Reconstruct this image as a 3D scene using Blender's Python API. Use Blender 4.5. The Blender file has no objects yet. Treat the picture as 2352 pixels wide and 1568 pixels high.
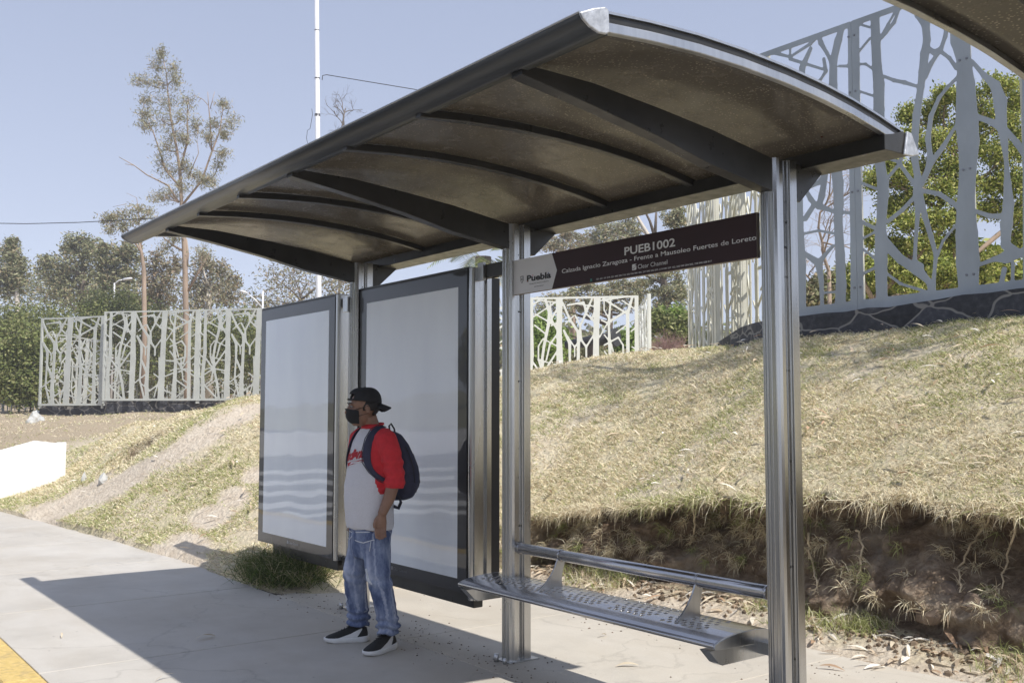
import bpy, bmesh, math, random
import numpy as np
from mathutils import Vector, Matrix
from mathutils.bvhtree import BVHTree
R = math.radians
rng = np.random.default_rng(7)
random.seed(7)
SC = bpy.context.scene
COL = SC.collection

# ------------------------------------------------------------------ camera, sky, sun
CAMLOC = np.array([5.012, -3.813, 1.53])
PITCH = R(4.027)
AX = np.array([0.602, -0.799]); AX /= np.linalg.norm(AX)      # world X in (lateral, depth)
AY = np.array([-AX[1], AX[0]])
FW = Vector((AX[1], AY[1], 0)).normalized()
cd = bpy.data.cameras.new('camera'); cam = bpy.data.objects.new('camera', cd); COL.objects.link(cam)
cd.sensor_width = 36; cd.lens = 35; cd.clip_end = 2000; cd.clip_start = 0.05
cam.location = CAMLOC
look = FW * math.cos(PITCH) + Vector((0, 0, math.sin(PITCH)))
cam.rotation_euler = look.to_track_quat('-Z', 'Y').to_euler()
SC.camera = cam

SUNV = Vector((0.80, 0.065, 1.0)).normalized()
SEL = math.asin(SUNV.z)
w = bpy.data.worlds.new('World'); SC.world = w; w.use_nodes = True
nt = w.node_tree; nt.nodes.clear()
sky = nt.nodes.new('ShaderNodeTexSky'); sky.sky_type = 'NISHITA'; sky.sun_disc = False
sky.sun_elevation = SEL; sky.sun_rotation = math.atan2(SUNV.x, SUNV.y)
sky.altitude = 2100; sky.air_density = 1.0; sky.dust_density = 1.0; sky.ozone_density = 1.2
bg = nt.nodes.new('ShaderNodeBackground'); bg.inputs['Strength'].default_value = 0.15
out = nt.nodes.new('ShaderNodeOutputWorld')
hsv = nt.nodes.new('ShaderNodeHueSaturation'); hsv.inputs['Saturation'].default_value = 0.35
nt.links.new(sky.outputs[0], hsv.inputs['Color'])
mxs = nt.nodes.new('ShaderNodeMix'); mxs.data_type = 'RGBA'; mxs.inputs[0].default_value = 0.6
mxs.inputs[7].default_value = (1.62, 2.05, 3.25, 1)
nt.links.new(hsv.outputs[0], mxs.inputs[6]); nt.links.new(mxs.outputs[2], bg.inputs['Color']); nt.links.new(bg.outputs[0], out.inputs[0])
sd = bpy.data.lights.new('sun', 'SUN'); sun = bpy.data.objects.new('sun', sd); COL.objects.link(sun)
sd.energy = 3.7; sd.angle = R(0.53); sd.color = (1.0, 0.955, 0.89)
sun.rotation_euler = SUNV.to_track_quat('Z', 'Y').to_euler()
SC.view_settings.view_transform = 'Standard'; SC.view_settings.look = 'None'
SC.view_settings.exposure = 0.53; SC.view_settings.gamma = 1.0
SC.render.engine = 'CYCLES'
SC.cycles.max_bounces = 8; SC.cycles.transparent_max_bounces = 8
SC.cycles.caustics_reflective = False; SC.cycles.caustics_refractive = False

# a sight line through a point of the 2352-pixel-wide survey picture
FPX = 35 / 36 * 2352.
def ray(x, y):
    a = (x - 1176) / FPX; b = -(y - 784) / FPX
    f = math.cos(PITCH) - b * math.sin(PITCH); u = math.sin(PITCH) + b * math.cos(PITCH)
    return np.array([a * AX[0] + f * AX[1], a * AY[0] + f * AY[1], u]), f
def U(x, y, d):
    r, f = ray(x, y); return CAMLOC + r * (d / f)
def UP(x, y, ax, v):
    r, f = ray(x, y); return CAMLOC + r * ((v - CAMLOC[ax]) / r[ax])

# ------------------------------------------------------------------ materials
def newmat(name):
    m = bpy.data.materials.new(name); m.use_nodes = True
    n = m.node_tree.nodes; l = m.node_tree.links
    return m, n, l, n['Principled BSDF']
def ramp(n, l, fac, stops):
    r = n.new('ShaderNodeValToRGB'); e = r.color_ramp.elements
    while len(e) < len(stops): e.new(0.5)
    for i, (p, c) in enumerate(stops):
        e[i].position = p; e[i].color = (*c, 1) if len(c) == 3 else c
    l.new(fac, r.inputs[0]); return r.outputs[0]
def coords(n, kind='Object'):
    if kind == 'World':
        return n.new('ShaderNodeNewGeometry').outputs['Position']
    return n.new('ShaderNodeTexCoord').outputs[kind]
def noise(n, l, co, scale, detail=5, rough=0.55, stretch=None):
    t = n.new('ShaderNodeTexNoise'); t.inputs['Scale'].default_value = scale
    t.inputs['Detail'].default_value = detail; t.inputs['Roughness'].default_value = rough
    if stretch:
        mp = n.new('ShaderNodeMapping'); mp.inputs['Scale'].default_value = stretch
        l.new(co, mp.inputs[0]); co = mp.outputs[0]
    l.new(co, t.inputs['Vector']); return t.outputs['Fac']
def mix(n, l, fac, a, b, mode='MIX'):
    m = n.new('ShaderNodeMix'); m.data_type = 'RGBA'; m.blend_type = mode
    for s, v in ((m.inputs[0], fac), (m.inputs[6], a), (m.inputs[7], b)):
        if hasattr(v, 'is_linked') or hasattr(v, 'links'): l.new(v, s)
        elif isinstance(v, (int, float)): s.default_value = v
        else: s.default_value = (*v, 1)
    return m.outputs[2]
def bump(n, l, b, h, strength=0.3, dist=0.01):
    bp = n.new('ShaderNodeBump'); bp.inputs['Strength'].default_value = strength
    bp.inputs['Distance'].default_value = dist
    l.new(h, bp.inputs['Height']); l.new(bp.outputs[0], b.inputs['Normal'])
def M(name, c, rough=0.6, metal=0.0, var=0.15, scale=6, bmp=0.0, bscale=60, spec=0.5, co='World', stretch=None, rvar=0.0):
    m, n, l, b = newmat(name)
    cc = coords(n, co)
    f = noise(n, l, cc, scale, stretch=stretch)
    lo = tuple(x * (1 - var) for x in c); hi = tuple(min(1, x * (1 + var)) for x in c)
    l.new(ramp(n, l, f, [(0.3, lo), (0.7, hi)]), b.inputs['Base Color'])
    b.inputs['Roughness'].default_value = rough; b.inputs['Metallic'].default_value = metal
    b.inputs['Specular IOR Level'].default_value = spec
    if rvar:
        l.new(ramp(n, l, noise(n, l, cc, scale * 3, stretch=stretch), [(0.3, (rough - rvar,) * 3), (0.7, (rough + rvar,) * 3)]), b.inputs['Roughness'])
    if bmp: bump(n, l, b, noise(n, l, cc, bscale, stretch=stretch), bmp)
    return m
def attr_mat(name, attr='Col', rough=0.7, trans=0.0, spec=0.3):
    m, n, l, b = newmat(name)
    a = n.new('ShaderNodeAttribute'); a.attribute_name = attr
    l.new(a.outputs['Color'], b.inputs['Base Color'])
    b.inputs['Roughness'].default_value = rough; b.inputs['Specular IOR Level'].default_value = spec
    if trans:
        t = n.new('ShaderNodeBsdfTranslucent'); l.new(a.outputs['Color'], t.inputs['Color'])
        mx = n.new('ShaderNodeMixShader'); mx.inputs[0].default_value = trans
        l.new(b.outputs[0], mx.inputs[1]); l.new(t.outputs[0], mx.inputs[2])
        l.new(mx.outputs[0], n['Material Output'].inputs[0])
    return m

MAT = {}
def steel(name, c, rough, stretch=(1, 1, 0.05)):
    m, n, l, b = newmat(name); co = coords(n, 'World')
    b.inputs['Metallic'].default_value = 1.0
    f = noise(n, l, co, 45, 3, stretch=stretch)
    g = noise(n, l, co, 2.5, 3, 0.5, stretch=tuple(max(q, .3) for q in stretch))
    h = n.new('ShaderNodeMath'); h.operation = 'ADD'; l.new(f, h.inputs[0]); l.new(g, h.inputs[1])
    hh = n.new('ShaderNodeMath'); hh.operation = 'MULTIPLY'; hh.inputs[1].default_value = 0.5; l.new(h.outputs[0], hh.inputs[0])
    l.new(ramp(n, l, hh.outputs[0], [(0.35, tuple(x * 0.80 for x in c)), (0.65, c)]), b.inputs['Base Color'])
    l.new(ramp(n, l, g, [(0.3, (rough * 0.7,) * 3), (0.75, (min(1, rough * 1.5),) * 3)]), b.inputs['Roughness'])
    bump(n, l, b, f, 0.03, 0.001)
    return m
MAT['steel'] = steel('stainless_steel', (0.57, 0.57, 0.565), 0.25)
MAT['steel_x'] = steel('brushed_stainless_steel', (0.58, 0.57, 0.575), 0.24, (0.05, 1, 1))
MAT['alu'] = steel('aluminium', (0.60, 0.61, 0.62), 0.34)
MAT['cap'] = M('cast_aluminium', (0.55, 0.56, 0.57), 0.42, 0.75, 0.25, 30, 0.2, 80)
MAT['dark'] = M('dark_painted_steel', (0.040, 0.039, 0.036), 0.34, 0.25, 0.3, 5, 0.03, 120, rvar=0.08)
MAT['fascia'] = M('grey_roof_edge', (0.085, 0.09, 0.095), 0.36, 0.6, 0.25, 8, 0.05, 60, stretch=(0.2, 3, 3))
MAT['rubber'] = M('black_rubber', (0.015, 0.015, 0.016), 0.6)
MAT['black'] = M('black_plastic', (0.012, 0.012, 0.014), 0.35)
MAT['boltm'] = M('bolt_steel', (0.25, 0.25, 0.26), 0.4, 0.9)
MAT['holem'] = M('screw_hole', (0.01, 0.01, 0.01), 0.9)

def roof_mat():
    m, n, l, b = newmat('bronze_acrylic'); co = coords(n, 'World')
    f = noise(n, l, co, 3.0, 6, 0.65)
    base = ramp(n, l, f, [(0.3, (0.105, 0.094, 0.078)), (0.7, (0.155, 0.140, 0.118))])
    v = n.new('ShaderNodeTexVoronoi'); v.inputs['Scale'].default_value = 62; l.new(co, v.inputs['Vector'])
    sp = ramp(n, l, v.outputs['Distance'], [(0.0, (1, 1, 1)), (0.20, (0.9, 0.9, 0.9)), (0.30, (0, 0, 0)), (1, (0, 0, 0))])
    m2 = noise(n, l, co, 11, 4)
    g = mix(n, l, 1.0, sp, ramp(n, l, m2, [(0.36, (0.15, 0.15, 0.15)), (0.62, (1, 1, 1))]), 'MULTIPLY')
    l.new(mix(n, l, g, base, (0.62, 0.54, 0.43)), b.inputs['Base Color'])
    b.inputs['Roughness'].default_value = 0.13
    l.new(ramp(n, l, noise(n, l, co, 7, 5, 0.7), [(0.3, (0.13,) * 3), (0.7, (0.32,) * 3)]), b.inputs['Roughness'])
    b.inputs['Specular IOR Level'].default_value = 0.55
    b.inputs['IOR'].default_value = 1.5
    t = n.new('ShaderNodeBsdfTranslucent'); t.inputs['Color'].default_value = (0.27, 0.235, 0.18, 1)
    mx = n.new('ShaderNodeMixShader'); mx.inputs[0].default_value = 0.30
    l.new(b.outputs[0], mx.inputs[1]); l.new(t.outputs[0], mx.inputs[2]); l.new(mx.outputs[0], n['Material Output'].inputs[0])
    return m
MAT['roof'] = roof_mat()

def concrete(name, c, seam=0.0):
    m, n, l, b = newmat(name); co = coords(n, 'World')
    a = ramp(n, l, noise(n, l, co, 1.3, 8, 0.65), [(0.25, tuple(x * 0.80 for x in c)), (0.5, c), (0.75, tuple(min(1, x * 1.10) for x in c))])
    s = ramp(n, l, noise(n, l, co, 180, 3, 0.6), [(0.3, (0.80,) * 3), (0.7, (1.08,) * 3)])
    a = mix(n, l, 1.0, a, s, 'MULTIPLY')
    st = ramp(n, l, noise(n, l, co, 14, 6, 0.8, stretch=(1, 0.5, 1)), [(0.60, (0, 0, 0)), (0.74, (1, 1, 1))])
    a = mix(n, l, st, a, tuple(x * 0.70 for x in c))
    dk = ramp(n, l, noise(n, l, co, 0.75, 4, 0.6), [(0.5, (0, 0, 0)), (0.7, (0.6, 0.6, 0.6))])
    a = mix(n, l, dk, a, (c[0] * 0.72, c[1] * 0.68, c[2] * 0.62))
    cr = n.new('ShaderNodeTexVoronoi'); cr.feature = 'DISTANCE_TO_EDGE'; cr.inputs['Scale'].default_value = 0.33
    cn_ = n.new('ShaderNodeTexNoise'); cn_.inputs['Scale'].default_value = 1.6; cn_.inputs['Detail'].default_value = 8; l.new(co, cn_.inputs['Vector'])
    av = n.new('ShaderNodeVectorMath'); av.operation = 'ADD'; l.new(co, av.inputs[0]); l.new(cn_.outputs['Color'], av.inputs[1]); l.new(av.outputs[0], cr.inputs['Vector'])
    a = mix(n, l, ramp(n, l, cr.outputs['Distance'], [(0.0, (.28, .28, .28)), (0.0022, (.2, .2, .2)), (0.0045, (0, 0, 0)), (1, (0, 0, 0))]), a, tuple(x * 0.35 for x in c))
    br_ = ramp(n, l, noise(n, l, co, 0.45, 7, 0.7, stretch=(.5, 1.6, 1)), [(0.42, (0, 0, 0)), (0.62, (.55, .55, .55))]); a = mix(n, l, br_, a, (c[0] * .80, c[1] * .76, c[2] * .70))
    vs = n.new('ShaderNodeTexVoronoi'); vs.inputs['Scale'].default_value = 5.5; l.new(co, vs.inputs['Vector'])
    spot = ramp(n, l, vs.outputs['Distance'], [(0.0, (1, 1, 1)), (0.035, (0.9, 0.9, 0.9)), (0.05, (0, 0, 0)), (1, (0, 0, 0))])
    a = mix(n, l, spot, a, tuple(x * 0.5 for x in c))
    l.new(a, b.inputs['Base Color']); b.inputs['Roughness'].default_value = 0.88
    bump(n, l, b, noise(n, l, co, 90, 6, 0.7, stretch=(1, 0.35, 1)), 0.22, 0.004)
    return m
MAT['pave'] = concrete('pavement_concrete', (0.54, 0.512, 0.465))
MAT['pave2'] = concrete('shelter_slab_concrete', (0.58, 0.54, 0.47))
MAT['joint'] = M('joint_dirt', (0.10, 0.085, 0.065), 0.95)
MAT['asphalt'] = M('asphalt', (0.085, 0.085, 0.088), 0.85, 0, 0.25, 3, 0.4, 250)
MAT['white_paint'] = M('white_paint', (0.78, 0.78, 0.76), 0.6, 0, 0.06, 5, 0.15, 40)

def kerb_mat():
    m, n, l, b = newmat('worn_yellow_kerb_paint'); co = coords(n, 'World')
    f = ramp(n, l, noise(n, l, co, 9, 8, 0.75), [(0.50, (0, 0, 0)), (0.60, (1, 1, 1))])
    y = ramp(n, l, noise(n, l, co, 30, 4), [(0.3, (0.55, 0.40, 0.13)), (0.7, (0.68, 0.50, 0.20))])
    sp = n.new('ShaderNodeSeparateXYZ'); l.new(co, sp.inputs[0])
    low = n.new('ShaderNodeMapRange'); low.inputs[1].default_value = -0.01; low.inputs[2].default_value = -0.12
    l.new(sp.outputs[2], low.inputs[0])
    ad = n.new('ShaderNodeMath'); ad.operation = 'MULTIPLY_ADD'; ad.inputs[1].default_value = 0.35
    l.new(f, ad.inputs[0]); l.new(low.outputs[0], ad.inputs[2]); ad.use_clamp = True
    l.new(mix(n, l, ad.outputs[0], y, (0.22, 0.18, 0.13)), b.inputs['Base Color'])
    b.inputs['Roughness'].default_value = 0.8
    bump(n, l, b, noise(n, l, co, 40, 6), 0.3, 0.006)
    return m
MAT['kerb'] = kerb_mat()

# ------------------------------------------------------------------ mesh helpers
def tag(o, label=None, cat=None, group=None, kind=None):
    if label: o['label'] = label
    if cat: o['category'] = cat
    if group: o['group'] = group
    if kind: o['kind'] = kind
    return o
def link(o, parent=None):
    COL.objects.link(o)
    if parent: o.parent = parent
    return o
def empty(name, loc=(0, 0, 0), rz=0.0):
    o = bpy.data.objects.new(name, None); o.location = loc; o.rotation_euler = (0, 0, rz)
    o.empty_display_size = 0.2
    return link(o)
class MB:
    """collects shapes into one mesh"""
    def __init__(s): s.v = []; s.f = []; s.m = []; s.sm = []
    def add(s, vs, fs, mi=0, smooth=False):
        o = len(s.v); s.v += [tuple(map(float, p)) for p in vs]
        for f in fs: s.f.append(tuple(i + o for i in f)); s.m.append(mi); s.sm.append(smooth)
    def box(s, x0, x1, y0, y1, z0, z1, mi=0, bev=0.0):
        if bev > 0:
            p = [(x0 + bev, y0), (x1 - bev, y0), (x1, y0 + bev), (x1, y1 - bev), (x1 - bev, y1), (x0 + bev, y1), (x0, y1 - bev), (x0, y0 + bev)]
            n = 8; vs = []
            cx, cy = (x0 + x1) / 2, (y0 + y1) / 2
            def ins(q, b): return (q[0] + (b if q[0] < cx else -b), q[1] + (b if q[1] < cy else -b))
            for z, b in ((z0, bev * 0.7), (z0 + bev, 0), (z1 - bev, 0), (z1, bev * 0.7)):
                vs += [(*ins(q, b), z) for q in p]
            fs = [tuple(range(n))[::-1], tuple(range(3 * n, 4 * n))]
            for k in range(3):
                for i in range(n): fs.append((k * n + i, k * n + (i + 1) % n, (k + 1) * n + (i + 1) % n, (k + 1) * n + i))
            s.add(vs, fs, mi); return
        vs = [(x, y, z) for z in (z0, z1) for y in (y0, y1) for x in (x0, x1)]
        s.add(vs, [(0, 2, 3, 1), (4, 5, 7, 6), (0, 1, 5, 4), (2, 6, 7, 3), (0, 4, 6, 2), (1, 3, 7, 5)], mi)
    def prism(s, poly, a, b, axis='x', mi=0, smooth=False):
        """extrude a 2-D outline between a and b along an axis"""
        def P(p, t):
            return {'x': (t, p[0], p[1]), 'y': (p[0], t, p[1]), 'z': (p[0], p[1], t)}[axis]
        n = len(poly); vs = [P(p, a) for p in poly] + [P(p, b) for p in poly]
        ar = sum(poly[i][0] * poly[(i + 1) % n][1] - poly[(i + 1) % n][0] * poly[i][1] for i in range(n))
        fl = (ar > 0) ^ (axis == 'y') ^ (b < a)
        c0 = tuple(range(n))[::-1] if fl else tuple(range(n)); c1 = tuple(range(n, 2 * n)) if fl else tuple(range(n, 2 * n))[::-1]
        s.add(vs, [c0, c1], mi)
        o = len(s.v) - 2 * n
        for i in range(n):
            j = (i + 1) % n; q = (i, j, n + j, n + i) if fl else (i, n + i, n + j, j)
            s.f.append(tuple(k + o for k in q)); s.m.append(mi); s.sm.append(smooth)
    def tube(s, pts, rad, n=8, mi=0, caps=True, smooth=True):
        pts = [Vector(p) for p in pts]; k = len(pts)
        if not hasattr(rad, '__len__'): rad = [rad] * k
        vs = []; up = None
        for i in range(k):
            t = (pts[min(i + 1, k - 1)] - pts[max(i - 1, 0)]).normalized()
            if up is None:
                up = Vector((0, 0, 1)) if abs(t.z) < 0.9 else Vector((1, 0, 0))
            a = t.cross(up); 
            if a.length < 1e-5: a = t.cross(Vector((0, 1, 0)))
            a.normalize(); b = a.cross(t).normalized(); up = b
            r = rad[i]; rx, ry = r if hasattr(r, '__len__') else (r, r)
            for j in range(n):
                c = math.cos(2 * math.pi * j / n) * rx; d = math.sin(2 * math.pi * j / n) * ry
                vs.append(pts[i] + a * c + b * d)
        fs = []
        for i in range(k - 1):
            for j in range(n):
                fs.append((i * n + j, i * n + (j + 1) % n, (i + 1) * n + (j + 1) % n, (i + 1) * n + j))
        s.add(vs, fs, mi, smooth)
        if caps:
            o = len(s.v) - n * k
            s.f.append(tuple(o + j for j in range(n))[::-1]); s.m.append(mi); s.sm.append(False)
            s.f.append(tuple(o + (k - 1) * n + j for j in range(n))); s.m.append(mi); s.sm.append(False)
    def loft(s, rings, n=24, mi=0, smooth=True, caps=True):
        """rings: (cx, cy, z, rx, ry[, power])"""
        vs = []
        for rg in rings:
            cx, cy, z, rx, ry = rg[:5]; p = rg[5] if len(rg) > 5 else 1.0
            for j in range(n):
                t = 2 * math.pi * j / n; c, d = math.cos(t), math.sin(t)
                vs.append((cx + rx * math.copysign(abs(c) ** p, c), cy + ry * math.copysign(abs(d) ** p, d), z))
        k = len(rings); fs = []
        for i in range(k - 1):
            for j in range(n): fs.append((i * n + j, i * n + (j + 1) % n, (i + 1) * n + (j + 1) % n, (i + 1) * n + j))
        s.add(vs, fs, mi, smooth)
        if caps:
            o = len(s.v) - n * k
            s.f.append(tuple(o + j for j in range(n))[::-1]); s.m.append(mi); s.sm.append(smooth)
            s.f.append(tuple(o + (k - 1) * n + j for j in range(n))); s.m.append(mi); s.sm.append(smooth)
    def build(s, name, mats, parent=None, loc=None, bevel=0.0):
        me = bpy.data.meshes.new(name); me.from_pydata(s.v, [], s.f)
        if not isinstance(mats, (list, tuple)): mats = [mats]
        for m in mats: me.materials.append(m)
        me.polygons.foreach_set('material_index', s.m); me.polygons.foreach_set('use_smooth', s.sm)
        me.update()
        o = bpy.data.objects.new(name, me)
        if loc is not None: o.location = loc
        if bevel:
            b = o.modifiers.new('bevel', 'BEVEL'); b.width = bevel; b.segments = 2; b.limit_method = 'ANGLE'; b.angle_limit = R(40)
        return link(o, parent)
def bake(o):
    """apply an object's modifiers"""
    dg = bpy.context.evaluated_depsgraph_get(); dg.update()
    me = bpy.data.meshes.new_from_object(o.evaluated_get(dg)); o.modifiers.clear()
    old = o.data; o.data = me; return me
def fastmesh(name, V, F, mat, parent=None, col=None, smooth=False):
    """V (n,3) float, F (m,k) int, col (m,3) per-face colour"""
    me = bpy.data.meshes.new(name); V = np.asarray(V, np.float32); F = np.asarray(F, np.int32)
    m, k = F.shape
    me.vertices.add(len(V)); me.vertices.foreach_set('co', V.ravel())
    me.loops.add(m * k); me.loops.foreach_set('vertex_index', F.ravel())
    me.polygons.add(m); me.polygons.foreach_set('loop_start', np.arange(m, dtype=np.int32) * k)
    me.polygons.foreach_set('loop_total', np.full(m, k, np.int32))
    me.polygons.foreach_set('use_smooth', np.full(m, smooth))
    me.update(calc_edges=True)
    if col is not None:
        at = me.color_attributes.new('Col', 'FLOAT_COLOR', 'CORNER')
        c = np.ones((m, k, 4), np.float32); c[:, :, :3] = np.asarray(col)[:, None, :]
        at.data.foreach_set('color', c.ravel())
    me.materials.append(mat)
    o = bpy.data.objects.new(name, me)
    return link(o, parent)
def copy_tree(o, parent=None):
    c = o.copy(); COL.objects.link(c); c.parent = parent
    for ch in list(o.children): copy_tree(ch, c)
    return c
def hash2(i, j, s=0):
    n = (i * 374761393 + j * 668265263 + s * 1442695041) & 0xffffffff
    n = ((n ^ (n >> 13)) * 1274126177) & 0xffffffff
    return ((n ^ (n >> 16)) & 0xffff) / 65535.0
def vnoise(x, y, s=0):
    x = np.asarray(x, float); y = np.asarray(y, float)
    xi = np.floor(x).astype(np.int64); yi = np.floor(y).astype(np.int64); fx = x - xi; fy = y - yi
    fx = fx * fx * (3 - 2 * fx); fy = fy * fy * (3 - 2 * fy)
    a = hash2(xi, yi, s); b = hash2(xi + 1, yi, s); c = hash2(xi, yi + 1, s); d = hash2(xi + 1, yi + 1, s)
    return (a * (1 - fx) + b * fx) * (1 - fy) + (c * (1 - fx) + d * fx) * fy - 0.5
def fbm(x, y, s=0, o=4):
    return sum(vnoise(np.asarray(x) * 2 ** k, np.asarray(y) * 2 ** k, s + k) * 0.5 ** k for k in range(o))
_txt = {}
def text(body, x0, x1, z0, cap, mat, name='lettering', parent=None, y=0.0, shear=0.0, bold=0.0, depth=0.0):
    """flat lettering fitted between x0 and x1 with its baseline at z0, facing -Y"""
    cu = bpy.data.curves.new(name, 'FONT'); cu.body = body; cu.size = 1; cu.shear = shear; cu.offset = bold
    cu.resolution_u = 3; cu.extrude = 0
    o = bpy.data.objects.new(name, cu); COL.objects.link(o)
    dg = bpy.context.evaluated_depsgraph_get(); dg.update()
    me = bpy.data.meshes.new_from_object(o.evaluated_get(dg)); bpy.data.objects.remove(o)
    n = len(me.vertices); co = np.zeros(n * 3, np.float32); me.vertices.foreach_get('co', co); co = co.reshape(-1, 3)
    lo, hi = co[:, 0].min(), co[:, 0].max()
    sx = (x1 - x0) / (hi - lo); sz = cap / 0.70
    new = np.stack([(co[:, 0] - lo) * sx + x0, np.full(n, y), co[:, 1] * sz + z0], 1).astype(np.float32)
    me.vertices.foreach_set('co', new.ravel()); me.materials.clear(); me.materials.append(mat); me.update()
    return link(bpy.data.objects.new(name, me), parent)
# ------------------------------------------------------------------ terrain
CP = []
for X, row in {
    5.0: [(2.2, .95), (3.6, 1.75), (5.3, 2.45), (8, 2.75), (14, 2.9)],
    2.0: [(2.15, .92), (3.6, 1.72), (5.3, 2.42), (8, 2.75), (14, 2.9)],
    0.6: [(2.2, .87), (3.6, 1.62), (5.3, 2.38), (8, 2.75), (14, 2.9)],
    -1.: [(2.2, .78), (3.6, 1.48), (5.3, 2.32), (8, 2.7)],
    -2.4: [(2.2, .58), (3.6, 1.32), (5.3, 2.28), (6.6, 2.52), (9, 2.6)],
    -4.0: [(-.4, -.02), (1.0, .40), (2.2, .80), (3.6, 1.40), (5.3, 2.02), (7.2, 2.46), (9.2, 2.5)],
    -5.5: [(-.6, -.04), (-.35, .02), (.6, .42), (2.2, 1.08), (4.0, 1.75), (5.6, 2.26), (7.5, 2.42), (11, 2.3)],
    -7.2: [(-.65, -.04), (-.45, .02), (.4, .52), (1.6, 1.20), (3.0, 1.62), (5.0, 2.0), (8, 2.25), (13, 2.1)],
    -8.8: [(-.75, -.04), (-.6, .02), (.4, .80), (1.5, 1.50), (2.6, 1.72), (4.5, 1.8), (8, 1.95)],
    -10.2: [(-.9, -.04), (-.7, .02), (.3, .62), (1.2, 1.22), (2.15, 1.71), (3.2, 1.66), (6, 1.5)],
    -12.0: [(-1.2, -.04), (-.9, .03), (0.1, .32), (1.0, .92), (1.9, 1.46), (3.2, 1.36), (5, 1.25)],
    -14.5: [(-1.6, -.04), (-1.0, .02), (0.6, .45), (1.85, 1.28), (3.5, 1.15), (9, 1.35)],
    -18: [(-1.6, -.04), (0, .45), (1.7, .95), (5, .98), (10, 1.5), (16, 1.85)],
    -24: [(-1.8, .0), (0, .55), (3, 1.1), (8, 1.55), (14, 1.8)],
    -31: [(-3, .7), (0, 1.1), (4, 1.32), (10, 1.62), (20, 1.9)],
    -45: [(-5, 1.2), (5, 1.6), (15, 1.8), (40, 2.0)],
    -70: [(-5, 1.5), (25, 1.9)],
}.items():
    for Y, z in row: CP.append((X, Y, z))
CP += [(-110, -10, 3), (-110, 20, 5), (-110, 60, 7), (-75, 30, 2.6), (-60, 60, 3.6), (-30, 65, 4), (0, 80, 5), (-16, 25, 1.9), (-5, 25, 2.6), (5, 25, 2.9), (-30, 40, 2.0), (0, 45, 2.6)]
CP = np.array(CP)
def _k(r2): return np.sqrt(r2 + 0.35)
_A = _k(((CP[:, None, :2] - CP[None, :, :2]) ** 2).sum(2)); _A += np.eye(len(CP)) * 0.0
_P = np.c_[np.ones(len(CP)), CP[:, :2]]
_S = np.block([[_A - np.eye(len(CP)) * 0.02, _P], [_P.T, np.zeros((3, 3))]])
_W = np.linalg.solve(_S, np.r_[CP[:, 2], 0, 0, 0])
def upper(x, y):
    x = np.asarray(x, float); y = np.asarray(y, float); sh = x.shape; p = np.c_[x.ravel(), y.ravel()]
    r = np.zeros(len(p))
    for a in range(0, len(p), 20000):
        q = p[a:a + 20000]
        r[a:a + 20000] = _k(((q[:, None] - CP[None, :, :2]) ** 2).sum(2)) @ _W[:-3] + _W[-3] + q @ _W[-2:]
    return r.reshape(sh)
def sstep(a, b, x):
    t = np.clip((np.asarray(x, float) - a) / (b - a), 0, 1); return t * t * (3 - 2 * t)
def footline(X):          # where the bank (right) or the slope (left) starts
    X = np.asarray(X, float)
    left = -0.42 - 0.10 * np.clip(-X - 5, 0, 40) * 0.6 + 0.06 * fbm(X * 1.3, X * 0 + 3, 5)
    right = 2.15 + 0.16 * fbm(X * 0.9, X * 0, 9)
    t = sstep(-3.35, -2.35, X)
    return left * (1 - t) + right * t
def lipline(X):
    X = np.asarray(X, float); return footline(X) + np.maximum(0.05, 0.10 + (0.26 * vnoise(X * 1.7, X * 0 + 7, 3) + .16 * vnoise(X * 4.7, X * 0, 4) + .07 * vnoise(X * 12, X * 0, 6)) * sstep(-3.2, -2.2, X))
def dist_poly(x, y, pts, rad):
    """0..1 mask around a polyline"""
    best = np.full(np.shape(x), 1e9)
    for (a, ra), (b, rb) in zip(list(zip(pts, rad))[:-1], list(zip(pts, rad))[1:]):
        ax, ay = a; bx, by = b; dx, dy = bx - ax, by - ay; L = dx * dx + dy * dy + 1e-9
        t = np.clip(((x - ax) * dx + (y - ay) * dy) / L, 0, 1)
        d = np.hypot(x - ax - t * dx, y - ay - t * dy) / (ra + (rb - ra) * t)
        best = np.minimum(best, d)
    return best
def hill(px, py, d=None):
    """the point where a survey sight line first meets the upper ground"""
    for d in np.arange(7, 60, 0.1):
        p = U(px, py, d)
        if p[2] < upper(p[0], p[1]): return p
    return U(px, py, 30)
PATH = [hill(x, y)[:2] for x, y in ((75, 1196), (150, 1160), (235, 1120), (310, 1085), (375, 1050), (430, 1015), (500, 970), (545, 948))]
HOLE = hill(305, 1040)
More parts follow.
